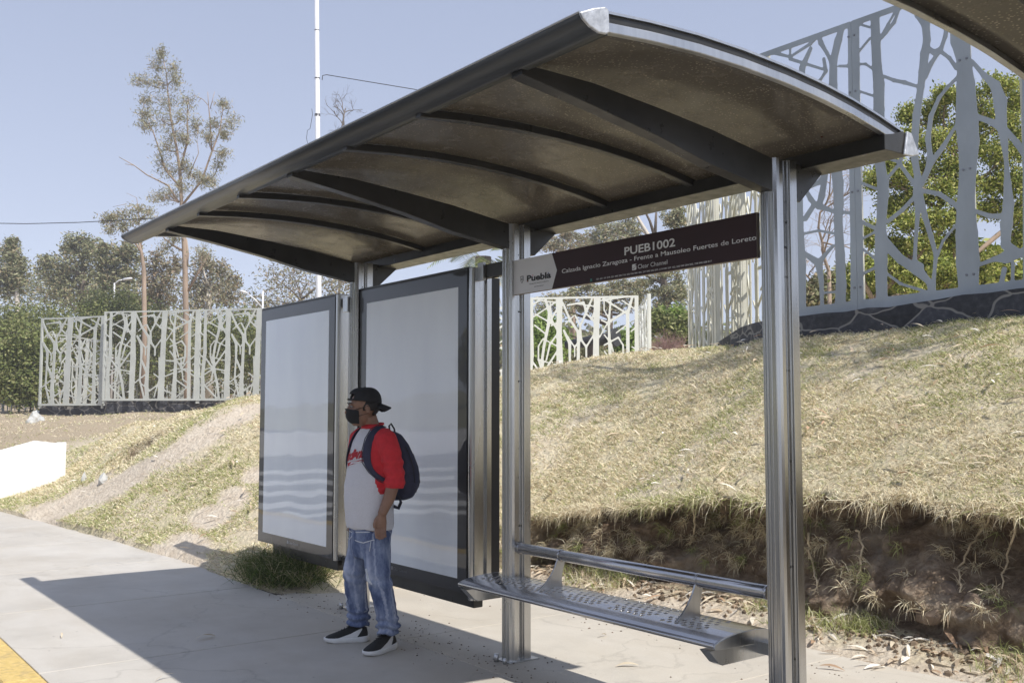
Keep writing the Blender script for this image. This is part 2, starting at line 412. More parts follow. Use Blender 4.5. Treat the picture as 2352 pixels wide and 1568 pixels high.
def groundz(x, y):
    """height of the ground sheet away from the cut bank"""
    x = np.asarray(x, float); y = np.asarray(y, float)
    h = upper(x, y)
    h = h + (0.05 + .10 * sstep(-13, -20, x)) * fbm(x * 1.1, y * 1.1, 21, 4) * sstep(0.0, 0.4, h) + 0.018 * fbm(x * 6, y * 6, 25, 3)
    fl = footline(x); lip = lipline(x)
    low = -0.035 + 0.05 * sstep(1.35, 1.9, y + 0.25 * fbm(x * 1.5, y * 1.5, 33)) + 0.012 * fbm(x * 5, y * 5, 44)
    low = low + 0.10 * sstep(1.7, 2.15, y) * sstep(-3, -2, x)
    isr = sstep(-3.35, -2.35, x)
    h = np.where(y < lip, low * isr + h * (1 - isr), h)
    flat = -0.05 + 0.0 * x
    h = np.where((y < -0.30 - 0.55 * sstep(-5, -14, x)) , np.minimum(h, np.where(x > -14.2, flat, h)), h)
    h = h - 0.07 * np.exp(-(dist_poly(x, y, PATH, [.5] * len(PATH)) ** 2))
    r = np.hypot((x - HOLE[0]) * .8, (y - HOLE[1]) * 1.25)
    h = h - 0.95 * np.exp(-(r / 0.44) ** 6) * (1 + 0.7 * fbm(x * 3, y * 3, 61))
    h = np.where((x < -14.2) & (y < -1.7), h, h)
    return np.where(y < -2.5, -0.25, h)
def dirtmask(x, y):
    n = 0.35 * fbm(x * 2.2, y * 2.2, 71)
    d = dist_poly(x, y, PATH, [.95, .8, .58, .44, .40, .60, .66, .5])
    m = 1 - sstep(0.65, 1.25, d + n * 1.6 + .25 * fbm(x * 7, y * 7, 75))
    for (px, py, r1, r2) in ((480, 1190, .26, .12), (540, 1145, .20, .10), (430, 1250, .28, .10), (400, 1285, .5, .11), (590, 1100, .16, .10)):
        c = hill(px, py); q = np.hypot((x - c[0]) / (r1 * 2.2), (y - c[1]) / (r2 * 2))
        m = np.maximum(m, 1 - sstep(0.6, 1.1, q + n * 1.3))
    m = np.maximum(m, 0.6 * sstep(0.16, 0.34, fbm(x * .8 + 3, y * 1.1, 81)) * sstep(-1, .5, x * 0) )
    isr = sstep(-3.0, -2.4, x)
    m = np.maximum(m, isr * (1 - sstep(1.9, 2.1, y + n)))          # trodden dirt between slab and bank
    far = sstep(-13.0, -16.5, x)
    m = np.maximum(m, far * (0.55 + 0.6 * n))
    return np.clip(m, 0, 1)

# sheet: columns along X, rows along Y with a band for the cut bank
def spaced(segs):
    o = []
    for a, b, st in segs: o += list(np.arange(a, b - 1e-6, st))
    return np.array(o + [segs[-1][1]])
XS = spaced([(-135, -90, 5), (-90, -40, 4), (-40, -16, .8), (-16, -12.4, .14), (-12.4, -9.4, .06), (-9.4, -3.4, .14), (-3.4, 4.6, .03), (4.6, 9, .5), (9, 62, 5.3)])
NC = 40
rowlow = spaced([(-2.5, -0.9, .35), (-0.9, 0.0, .07), (0, 1, .12)])
tl = np.linspace(0, 1, 14); rowhi = np.r_[np.cumsum(np.r_[0.04, np.full(110, 0.075)]), 9 + np.cumsum(np.geomspace(.15, 12, 50))]
FT = footline(XS); LP = lipline(XS)
cut = sstep(-3.3, -2.2, XS)
VV = []; KIND = []; rows = 0
def addrow(x, y, z, kind):
    global rows
    VV.append(np.stack([x, y, z], 1)); KIND.append(kind); rows += 1
addrow(XS, XS * 0 - 2.5, XS * 0 - 0.25, 0)
base_lo = -2.4 + np.r_[0.0]
for t in np.linspace(0, 1, 34):
    y = -2.4 + (FT + 2.4) * (t ** 0.7); addrow(XS, y, groundz(XS, y), 0)
zf = groundz(XS, FT); zl = upper(XS, LP + 0.02) + 0.05 * fbm(XS * 1.1, LP * 1.1, 21, 4)
for i in range(1, NC + 1):
    v = i / (NC + 1.0)
    prof = np.interp(v, [0, .12, .3, .55, .8, .93, 1], [0, .10, .17, .26, .27, .17, 0.03])
    n1 = fbm(XS * 1.6, XS * 0 + v * 2.2, 91, 4); n2 = fbm(XS * 7, XS * 0 + v * 6, 95, 4); n3 = np.abs(fbm(XS * 3.3, XS * 0 + v * 3, 99, 4))
    led = 0.16 * np.exp(-((v - 0.30) / 0.13) ** 2) * (0.4 + 1.5 * vnoise(XS * 2.1, XS * 0, 97))
    y = FT * (1 - v) + LP * v + cut * (prof * (1 + 1.3 * n1) + 0.07 * n2 + 0.16 * n1 + 0.22 * n3 - led)
    z = zf + (zl - zf) * v
    zg = groundz(XS, np.where(cut > 0.02, y, FT + (LP - FT) * v))
    z = np.where(cut > 0.02, z + cut * 0.02 * n2, zg); addrow(XS, y, z, 1)
for t in rowhi:
    y = LP + t; addrow(XS, y, groundz(XS, y), 2)
G = np.stack(VV, 0); nr, ncx = G.shape[:2]
idx = np.arange(nr * ncx).reshape(nr, ncx)
F = np.stack([idx[:-1, :-1], idx[:-1, 1:], idx[1:, 1:], idx[1:, :-1]], -1).reshape(-1, 4)
gm = None
def ground_material():
    m, n, l, b = newmat('dry_grass_ground'); co = coords(n, 'World')
    a = n.new('ShaderNodeAttribute'); a.attribute_name = 'mask'
    sp = n.new('ShaderNodeSeparateColor'); l.new(a.outputs['Color'], sp.inputs[0])
    fine = noise(n, l, co, 55, 6, 0.75); mid = noise(n, l, co, 7, 6, 0.7); big = noise(n, l, co, 1.1, 5, 0.6)
    grass = ramp(n, l, fine, [(0.30, (0.27, 0.21, 0.135)), (0.5, (0.62, 0.54, 0.37)), (0.68, (0.80, 0.73, 0.54))])
    green = ramp(n, l, fine, [(0.3, (0.16, 0.17, 0.07)), (0.65, (0.45, 0.46, 0.22))])
    gf = ramp(n, l, mid, [(0.50, (0, 0, 0)), (0.68, (0.55, 0.55, 0.55))])
    grass = mix(n, l, gf, grass, green)
    dirt = ramp(n, l, mid, [(0.25, (0.50, 0.41, 0.31)), (0.5, (0.66, 0.57, 0.455)), (0.75, (0.76, 0.68, 0.56))])
    soil = ramp(n, l, mid, [(0.28, (0.10, 0.070, 0.047)), (0.47, (0.23, 0.17, 0.12)), (0.70, (0.50, 0.41, 0.31))])
    stone = ramp(n, l, noise(n, l, co, 2.4, 6, 0.65), [(0.52, (0, 0, 0)), (0.64, (0.75, 0.75, 0.75))])
    soil = mix(n, l, stone, soil, (0.38, 0.33, 0.27))
    c = mix(n, l, sp.outputs[0], grass, dirt); c = mix(n, l, sp.outputs[1], c, soil)
    brown = ramp(n, l, fine, [(0.3, (0.24, 0.18, 0.12)), (0.7, (0.52, 0.43, 0.31))])
    c = mix(n, l, sp.outputs[2], c, brown)
    l.new(c, b.inputs['Base Color']); b.inputs['Roughness'].default_value = 0.95; b.inputs['Specular IOR Level'].default_value = 0.15
    v = n.new('ShaderNodeTexVoronoi'); v.inputs['Scale'].default_value = 22; l.new(co, v.inputs['Vector'])
    s1 = n.new('ShaderNodeMath'); s1.operation = 'ADD'; l.new(fine, s1.inputs[0]); l.new(v.outputs['Distance'], s1.inputs[1])
    s2 = n.new('ShaderNodeMath'); s2.operation = 'ADD'; l.new(s1.outputs[0], s2.inputs[0]); l.new(mid, s2.inputs[1])
    bump(n, l, b, s2.outputs[0], 0.8, 0.03)
    return m
MAT['ground'] = ground_material()
ground = fastmesh('ground', G.reshape(-1, 3), F, MAT['ground'], smooth=True)
tag(ground, kind='structure')
gx, gy = G[..., 0].ravel(), G[..., 1].ravel()
kind = np.repeat(np.array(KIND), ncx)
cutv = np.tile(cut, nr)
dm = dirtmask(gx, gy)
soilm = np.where(kind == 1, cutv, 0.0)
rr = np.hypot(gx - HOLE[0], gy - HOLE[1]); soilm = np.maximum(soilm, (1 - sstep(.42, .72, rr + .25 * fbm(gx * 4, gy * 4, 5))) * .95)
fr = sstep(-15.5, -19, gx) * 0.85
at = ground.data.color_attributes.new('mask', 'FLOAT_COLOR', 'POINT')
c4 = np.stack([dm, soilm, fr, np.ones_like(dm)], 1).astype(np.float32)
at.data.foreach_set('color', c4.ravel())

# pavement slabs, with open joints over a dark bed
mb = MB(); x = -1.42 - 2.03 * 9
while x < 12:
    for (y0, y1) in ((-2.44, -1.40), (-1.392, -0.33 if x > -3.4 else -0.30)):
        pass
    mb.box(x + .007, x + 2.023, -2.44, -0.30 if x > -3.6 else -0.18, -0.16, 0.0, bev=0.004)
    x += 2.03
tag(mb.build('pavement', MAT['pave']), kind='structure')
mb = MB(); x = -2.95
for x1 in (-.9, 1.16, 3.2, 5.3, 9): mb.box(x + .004, x1 - .004, -0.292, 1.75, -0.15, 0.0, bev=0.004); x = x1
tag(mb.build('shelter_slab', MAT['pave2']), kind='structure')
mb = MB(); mb.box(-20, 12, -2.43, 1.7, -0.2, -0.012)
tag(mb.build('joint_bed', MAT['joint']), kind='structure')
mb = MB(); x = -24.3
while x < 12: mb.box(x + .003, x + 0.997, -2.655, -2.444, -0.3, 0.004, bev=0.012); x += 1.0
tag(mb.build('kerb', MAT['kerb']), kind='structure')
mb = MB(); mb.add([(-135, -60, -.155), (62, -60, -.155), (62, -2.6, -.155), (-135, -2.6, -.155)], [(0, 1, 2, 3)])
tag(mb.build('road', MAT['asphalt']), kind='structure')
# crossing stripes out on the road (they show in the glass of the advertising panels)
def mirr(x, y, z):
    p = UP(x, y, 2, z); return np.array([p[0], -0.16 - p[1], z])
mb = MB()
for (ya, yb, th) in ((1083, 1070, 9), (1106, 1093, 10), (1130, 1118, 11), (1156, 1148, 12), (1178, 1170, 9)):
    a, b = mirr(560, ya, -.15), mirr(1140, yb, -.15); c, d = mirr(560, ya + th, -.15), mirr(1140, yb + th, -.15)
    mb.add([a, b, d, c], [(0, 1, 2, 3)])
tag(mb.build('road_markings', MAT['white_paint']), kind='structure')

# ---------------- grass
def grass_points(N, x0, x1, y0, y1, dmin=5.0, dmax=60):
    px = rng.uniform(x0, x1, N); py = rng.uniform(y0, y1, N)
    d = (px - CAMLOC[0]) * AX[1] + (py - CAMLOC[1]) * AY[1]
    lat = (px - CAMLOC[0]) * AX[0] + (py - CAMLOC[1]) * AY[0]
    keep = (d > 3) & (np.abs(lat / d) < 0.62) & (rng.random(N) < np.clip((9.0 / np.maximum(d, 3)) ** 1.5, 0, 1))
    return px[keep], py[keep]
def blades(name, P, L, W, D, col, parent=None, droop=0.0, mat=None):
    """P base points, L lengths, W widths, D direction (n,3)"""
    n = len(P); D = D / np.linalg.norm(D, axis=1)[:, None]
    s = np.cross(D, rng.normal(size=(n, 3))); s /= np.linalg.norm(s, axis=1)[:, None]
    mid = P + D * (L * .55)[:, None]; D2 = D.copy(); D2[:, 2] -= droop; D2 /= np.linalg.norm(D2, axis=1)[:, None]
    tip = mid + D2 * (L * .45)[:, None]
    V = np.stack([P - s * (W / 2)[:, None], mid - s * (W * .35)[:, None], tip, mid + s * (W * .35)[:, None], P + s * (W / 2)[:, None]], 1)
    k = np.arange(n)[:, None] * 5
    F = np.stack([k + np.array([[0, 1, 4]]), k + np.array([[1, 3, 4]]), k + np.array([[1, 2, 3]])], 1).reshape(-1, 3)
    return fastmesh(name, V.reshape(-1, 3), F, mat or MAT['blade'], parent, np.repeat(col, 3, 0))
MAT['blade'] = attr_mat('grass_blade', rough=0.8, trans=0.25, spec=0.15)
DRY = np.array([(0.90, 0.82, 0.60), (0.84, 0.75, 0.53), (0.93, 0.88, 0.69), (0.74, 0.64, 0.45), (0.52, 0.42, 0.29)])
GRN = np.array([(0.42, 0.45, 0.19), (0.54, 0.55, 0.27), (0.28, 0.32, 0.12)])
def pick(pal, n): return pal[rng.integers(0, len(pal), n)] * rng.uniform(.8, 1.15, (n, 1))
px, py = grass_points(1900000, -16, 4.5, -0.8, 9.5)
qx, qy = grass_points(330000, -36, -16, -2, 12); px = np.r_[px, qx]; py = np.r_[py, qy]
onup = py > np.where(px > -2.9, lipline(px) + .03, footline(px) + .05)
nn = fbm(px * 2.2, py * 2.2, 71)
patch = fbm(px * 3.5, py * 3.5, 77)
keep = onup & (rng.random(len(px)) > dirtmask(px, py) * 1.05) & (rng.random(len(px)) < 0.72 + 1.5 * patch) & (np.hypot((px - HOLE[0]) * .8, (py - HOLE[1]) * 1.2) > .46)
px, py = px[keep], py[keep]; pz = groundz(px, py) - .004
n = len(px)
gg = sstep(-0.05, .25, fbm(px * .7, py * .7, 55) + 0.28 * sstep(-5, -6.5, px) * (1 - sstep(.9, 1.5, py)) + .04)
dpt = (px - CAMLOC[0]) * AX[1] + (py - CAMLOC[1]) * AY[1]
isg = rng.random(n) < 0.14 + 0.44 * gg
col = np.where(isg[:, None], pick(GRN, n), pick(DRY, n))
az = rng.uniform(0, 2 * math.pi, n); el = rng.uniform(.15, 1.0, n)
D = np.stack([np.cos(az) * np.cos(el), np.sin(az) * np.cos(el), np.sin(el)], 1)
L = rng.uniform(.018, .052, n) * (1 + .05 * dpt); Wd = rng.uniform(.003, .005, n) * (0.6 + dpt / 9)
tag(blades('grass', np.stack([px, py, pz], 1), L, Wd, D, col, droop=.5), 'short dry yellowish grass growing on the slope', 'grass', kind='stuff')
print('grass', n)

# fringe hanging over the lip of the cut bank
def fringe(n, x0, x1, lmin, lmax, green=0.25, off=0.0, seed=0):
    x = rng.uniform(x0, x1, n); cl = 1.3 * vnoise(x * 4, x * 0 + 1, 200 + seed) + .7 * vnoise(x * 13, x * 0, 201)
    x = x[rng.random(n) < np.clip(.42 + 1.4 * cl, .02, 1)]; n = len(x)
    y = lipline(x) + rng.normal(0, .03, n) + rng.uniform(-.06, .07, n) + off; z = upper(x, np.maximum(y, lipline(x))) + rng.uniform(-.05, .03, n)
    az = rng.normal(-math.pi / 2, .9, n); el = rng.normal(.05, .6, n)
    D = np.stack([np.cos(az) * np.cos(el), np.sin(az) * np.cos(el), np.sin(el)], 1)
    L = rng.uniform(lmin, lmax, n); W = rng.uniform(.003, .006, n)
    isg = rng.random(n) < green * (1 + 3 * vnoise(x * 1.2, x * 0, 203))
    return np.stack([x, y, z], 1), L, W, D, np.where(isg[:, None], pick(GRN, n), pick(DRY, n))
a = fringe(19000, -2.9, 4.3, .03, .12, .18); b_ = fringe(3600, -2.9, 4.3, .10, .24, .25, -.04, 4)
tag(blades('overhanging_grass', *[np.concatenate(q) for q in zip(a, b_)], droop=1.3), 'long dry grass hanging over the lip of the cut soil bank', 'grass', kind='stuff')

# tufts: clumps of spiky runners on the soil face and green grass at its foot
def soilpt(x, v):
    """a point on the face of the cut bank (v: 0 foot, 1 lip)"""
    i = int(np.clip(np.searchsorted(XS, x), 1, len(XS) - 1)); r = 35 + int(np.clip(v, 0, 1) * (NC - 1))
    return G[r, i].copy()
Ps, Ls, Ws, Ds, Cs = [], [], [], [], []
for k in range(330):
    x = rng.uniform(-2.8, 4.2); v = 1 - rng.random() ** 1.4 * .75
    if rng.random() < .25 and not (-.6 < x < .4): v = rng.uniform(.2, .9)
    c = soilpt(x, v); n = rng.integers(14, 60); g = rng.random() < .26
    th = rng.normal(size=(n, 3)); th[:, 1] = -abs(th[:, 1]) - .2; th[:, 2] -= .25
    Ps.append(c + rng.normal(size=(n, 3)) * .018 - np.array([0, .01, 0])); Ls.append(rng.uniform(.04, .15, n)); Ws.append(rng.uniform(.003, .0055, n)); Ds.append(th)
    Cs.append(pick(GRN if g else DRY, n))
for k in range(520):
    x = rng.uniform(-2.9, 4.4); y = footline(x) + rng.normal(-.04, .13) ; n = rng.integers(8, 30)
    if vnoise(x * 1.3, 0, 300) < -.12: continue
    c = np.array([x, y, groundz(x, min(y, footline(x) - .01))]); g = rng.random() < .62
    th = rng.normal(size=(n, 3)) * .55; th[:, 2] = abs(th[:, 2]) + .6
    Ps.append(c + rng.normal(size=(n, 3)) * np.array([.04, .04, .004])); Ls.append(rng.uniform(.04, .17, n)); Ws.append(rng.uniform(.003, .0055, n)); Ds.append(th); Cs.append(pick(GRN if g else DRY, n))
tag(blades('bank_tufts', np.concatenate(Ps), np.concatenate(Ls), np.concatenate(Ws), np.concatenate(Ds), np.concatenate(Cs), droop=.7),
    'spiky grass tufts growing on and below the cut soil bank', 'grass', kind='stuff')

n = 1000; a_ = rng.uniform(0, 2 * math.pi, n); rr_ = rng.normal(.60, .07, n)
qx, qy = HOLE[0] + rr_ * np.cos(a_) / .85, HOLE[1] + rr_ * np.sin(a_) / 1.15; D = np.stack([-np.cos(a_) * .8, -np.sin(a_) * .8 - .3, rng.uniform(-.3, .8, n)], 1) + rng.normal(size=(n, 3)) * .3
tag(blades('hollow_grass', np.stack([qx, qy, groundz(qx, qy)], 1), rng.uniform(.06, .20, n), rng.uniform(.006, .010, n), D, pick(DRY, n), droop=.9), 'dry grass hanging round the dark hollow in the left mound', 'grass', kind='stuff')
# the bushy dark green tuft under the far advertising panel
c = np.array([-3.42, 0.0, .02]); n = 9000
th = rng.normal(size=(n, 3)) * .75; th[:, 2] = abs(th[:, 2]) * .5 + .65
P = c + np.stack([rng.normal(0, .20, n), rng.normal(0, .13, n), rng.uniform(0, .10, n)], 1)
tuft = blades('grass_tuft', P, rng.uniform(.10, .34, n), rng.uniform(.004, .007, n), th, pick(np.array([(0.08, .12, .035), (.13, .18, .05), (.06, .09, .025), (.20, .22, .08), (.50, .44, .26)]), n), droop=.7)
tag(tuft, 'bushy dark green grass clump under the far advertising panel', 'grass tuft')
# roots dangling down the cut
def root(name, pts, r, label):
    mb = MB(); pp = []
    pts = [Vector(p) for p in pts]
    for a, b in zip(pts[:-1], pts[1:]):
        for t in np.linspace(0, 1, 6, endpoint=False):
            q = a.lerp(b, t); pp.append(q + Vector(rng.normal(size=3) * .008))
    pp.append(pts[-1]); mb.tube(pp, list(np.linspace(r, r * .5, len(pp))), 5)
    for q in pp[2:-1]:
        for _ in range(3):
            e = q + Vector(rng.normal(size=3) * np.array([.03, .015, .03])); mb.tube([q, (q + e) / 2 + Vector((0, 0, .004)), e], [.0022, .0018, .0008], 3)
    return tag(mb.build(name, MAT['rootm']), label, 'root', 'dry roots hanging down the cut bank')
MAT['rootm'] = M('dry_root', (0.68, 0.57, 0.40), 0.9, 0, .25, 20)
def onbank(px, py):
    lo = None
    for d in np.arange(5.2, 10.5, .02):
        p = U(px, py, d); i = int(np.searchsorted(XS, p[0]))
        if not 0 < i < len(XS): continue
        colz = G[35:35 + NC, i, 2]; yy = np.interp(p[2], colz, G[35:35 + NC, i, 1])
        if p[1] > yy - .03: return Vector(p) - Vector((0, .02, 0))
    return Vector(U(px, py, 7))
for pts, lab in (([(1975, 1215), (1985, 1260), (1972, 1330), (1960, 1430)], 'long straight dry root right of the near post, reaching the ground'),
                 ([(1862, 1220), (1866, 1290), (1880, 1345), (1872, 1362)], 'short dry root hanging just right of the near post'),
                 ([(2290, 1165), (2250, 1230), (2205, 1300), (2210, 1350), (2165, 1425)], 'longest curving dry root near the right edge'),
                 ([(2340, 1180), (2322, 1260), (2305, 1350)], 'thin dry root hanging at the right edge'),
                 ([(1600, 1165), (1596, 1225), (1590, 1250)], 'small pale root in the middle of the bank behind the bench')):
    root('dry_root', [onbank(*p) for p in pts], .0095, lab)

# crumbled soil at the foot of the cut
V = []; F = []; cs = []
for k in range(1500):
    x = rng.uniform(-2.6, 4.2); y = float(footline(x)) - abs(rng.normal(0, .16)) + .05; r = min(.035, .006 + abs(rng.normal(0, .009)))
    z = float(groundz(x, min(y, float(footline(x)) - .01))); o = len(V); a0 = rng.uniform(0, 6)
    for zz, s in ((-.3, 1.0), (.45, .9)):
        for a in range(5): V.append((x + s * r * math.cos(a * 1.257 + a0) * rng.uniform(.7, 1.2), y + s * r * math.sin(a * 1.257 + a0) * rng.uniform(.7, 1.2), z + r * zz))
    V.append((x, y, z + r * 1.0))
    for a in range(5): b2 = (a + 1) % 5; F += [(o + a, o + b2, o + 5 + b2), (o + a, o + 5 + b2, o + 5 + a), (o + 5 + a, o + 5 + b2, o + 10)]
    cs += [np.array((.30, .23, .165)) * rng.uniform(.5, 1.5)] * 15
tag(fastmesh('soil_crumbs', np.array(V), np.array(F), MAT['blade'], None, np.array(cs)), 'crumbled soil lying along the foot of the cut bank', 'soil', kind='stuff')
# eucalyptus litter
def leafshape(L, W, curl):
    t = np.linspace(0, 1, 6); w = W * np.sin(np.pi * np.clip(t * .92 + .04, 0, 1)) ** .8
    c = np.stack([(t - .5) * L, 0.22 * L * (t - .5) ** 2 * curl * 4 * .5, 0.10 * L * np.sin(np.pi * t)], 1)
    return c, w
def litter(pts, cols, Ls, name, label, cat='fallen leaves', kind='stuff', lift=.006):
    V = []; F = []; C = []
    for p, cc, L in zip(pts, cols, Ls):
        c, w = leafshape(L, L * rng.uniform(.055, .10), rng.uniform(-1, 1)); a = rng.uniform(0, 2 * math.pi); ca, sa = math.cos(a), math.sin(a)
        tilt = rng.normal(0, .35); o = len(V)
        for q, ww in zip(c, w):
            for s in (-1, 1):
                x, y, z = q[0], q[1] + s * ww, q[2] + s * ww * .35 + tilt * q[0] * .5
                V.append((p[0] + x * ca - y * sa, p[1] + x * sa + y * ca, p[2] + lift + z + abs(tilt) * L * .22))
        for i in range(5): F.append((o + 2 * i, o + 2 * i + 1, o + 2 * i + 3, o + 2 * i + 2)); C.append(cc)
    ob = fastmesh(name, np.array(V), np.array(F), MAT['blade'], None, np.array(C)); return tag(ob, label, cat, kind=kind)
LEAF = np.array([(.90, .86, .78), (.74, .65, .50), (.62, .50, .36), (.82, .77, .66), (.48, .33, .22), (.66, .54, .40)])
pts = []; 
px, py = grass_points(9000, -12, 4.4, -0.3, 8)
sel = py > np.where(px > -2.9, lipline(px) + .05, footline(px) + .1)
for x, y in list(zip(px[sel], py[sel]))[:950]: pts.append((x, y, float(groundz(x, y)) + .052))
for k in range(430):
    x = rng.uniform(-2.8, 4.2); y = footline(x) - abs(rng.normal(0, .26)); pts.append((x, y, max(float(groundz(x, y)), .002 if y < 1.72 else -1)))
litter(pts, pick(LEAF, len(pts)), rng.uniform(.06, .165, len(pts)), 'leaf_litter', 'curled dry eucalyptus leaves scattered on the slope and below the bank')
for (sx, sy), L, lab in zip([(470, 1466), (1160, 1420), (1385, 1462), (1440, 1530), (1350, 1418), (375, 1560), (142, 1463), (900, 1345)],
                       [.17, .10, .10, .14, .10, .12, .08, .09],
                       ['long brown leaf alone on the shaded pavement left of the person', 'small dry leaf on the pavement left of the middle post', 'small dry leaf on the sunlit slab right of the middle post', 'pale curled leaf on the slab under the bench', 'thin twig-like leaf on the slab behind the bench', 'leaf on the pavement at the shadow edge, bottom left', 'tiny leaf on the sunny pavement near the kerb', 'small leaf on the slab behind the person']):
    p = UP(sx, sy, 2, 0.0); o = litter([(0, 0, 0)], [LEAF[1] * .9], [L], 'dry_leaf', lab, 'dry leaf', kind=None); o.location = (p[0], p[1], .001); o['group'] = 'dry leaves lying on the pavement'
n = 90; px, py = grass_points(900, -3, 3.5, 3, 5.3); px, py = px[:n], py[:n]
o = litter([(x, y, float(groundz(x, y)) + .03) for x, y in zip(px[:26], py[:26])], np.tile(np.array([(.30, .22, .70)]), (26, 1)), [.035] * 26, 'fallen_petals', 'small violet jacaranda petals on the upper slope', 'petals')
# grit and crumbs of soil on the slab near the posts
V = []; F = []; cs = []
for k in range(900):
    x = rng.uniform(-3, 3.2); y = (rng.normal(-.15, .16) if k % 3 else 1.45 - abs(rng.normal(0, .35))); r = rng.uniform(.002, .009)
    o = len(V); h = r * .8
    for a in range(4): V.append((x + r * math.cos(a * 1.57 + k), y + r * math.sin(a * 1.57 + k), .0005))
    V.append((x, y, h)); F += [(o, o + 1, o + 4), (o + 1, o + 2, o + 4), (o + 2, o + 3, o + 4), (o + 3, o, o + 4)]; cs += [np.array((.16, .12, .09)) * rng.uniform(.5, 1.6)] * 4
tag(fastmesh('grit', np.array(V), np.array(F), MAT['blade'], None, np.array(cs)), 'crumbs of soil on the concrete slab around the posts', 'grit', kind='stuff')
# ------------------------------------------------------------------ bus shelter
ZB = 2.70
def arcz(y):      # underside of the curved roof sheet
    return float(np.interp(y, [-1.62, -1.55, -1.3, -1.05, -.8, -.53, -.3, -.09, .10, .28, .36], [2.845, 2.853, 2.874, 2.885, 2.884, 2.872, 2.852, 2.824, 2.79, 2.75, 2.73]))
YS = list(np.linspace(-1.58, .30, 30))
def arcband(mb, x0, x1, z_lo, z_hi, ys=YS, mi=0):
    """curved bar following the roof between heights z_lo and z_hi over the underside"""
    n = len(ys); vs = []
    for y in ys:
        z = arcz(y); vs += [(x0, y, z + z_lo), (x1, y, z + z_lo), (x1, y, z + z_hi), (x0, y, z + z_hi)]
    fs = [(0, 1, 2, 3)[::-1], tuple(4 * (n - 1) + k for k in range(4))]
    for i in range(n - 1):
        for k in range(4): fs.append((4 * i + k, 4 * i + (k + 1) % 4, 4 * i + 4 + (k + 1) % 4, 4 * i + 4 + k))
    mb.add(vs, fs, mi, False)
def post_profile():
    """outline in (x, y), rounded nose to the road, grooved sides, flat back"""
    p = []
    for a in np.linspace(0, math.pi, 9): p.append((-.050 * math.cos(a), -.055 - .042 * math.sin(a)))
    r = [(.050, -.034), (.044, -.030), (.044, -.022), (.030, -.020), (.030, .006), (.044, .008), (.044, .016), (.053, .018), (.053, .070)]
    pts = p[1:-1] and p + r + [(-a, b) for a, b in r[::-1]]
    return pts
def flutes(mb, x0, z0, z1, s=1):
    for dx in (-.034, -.017, 0, .017, .034):
        y = -.0985 + .9 * dx * dx * 14
        mb.tube([(x0 + dx, y, z0), (x0 + dx, y, z1)], .0045, 6, caps=False)
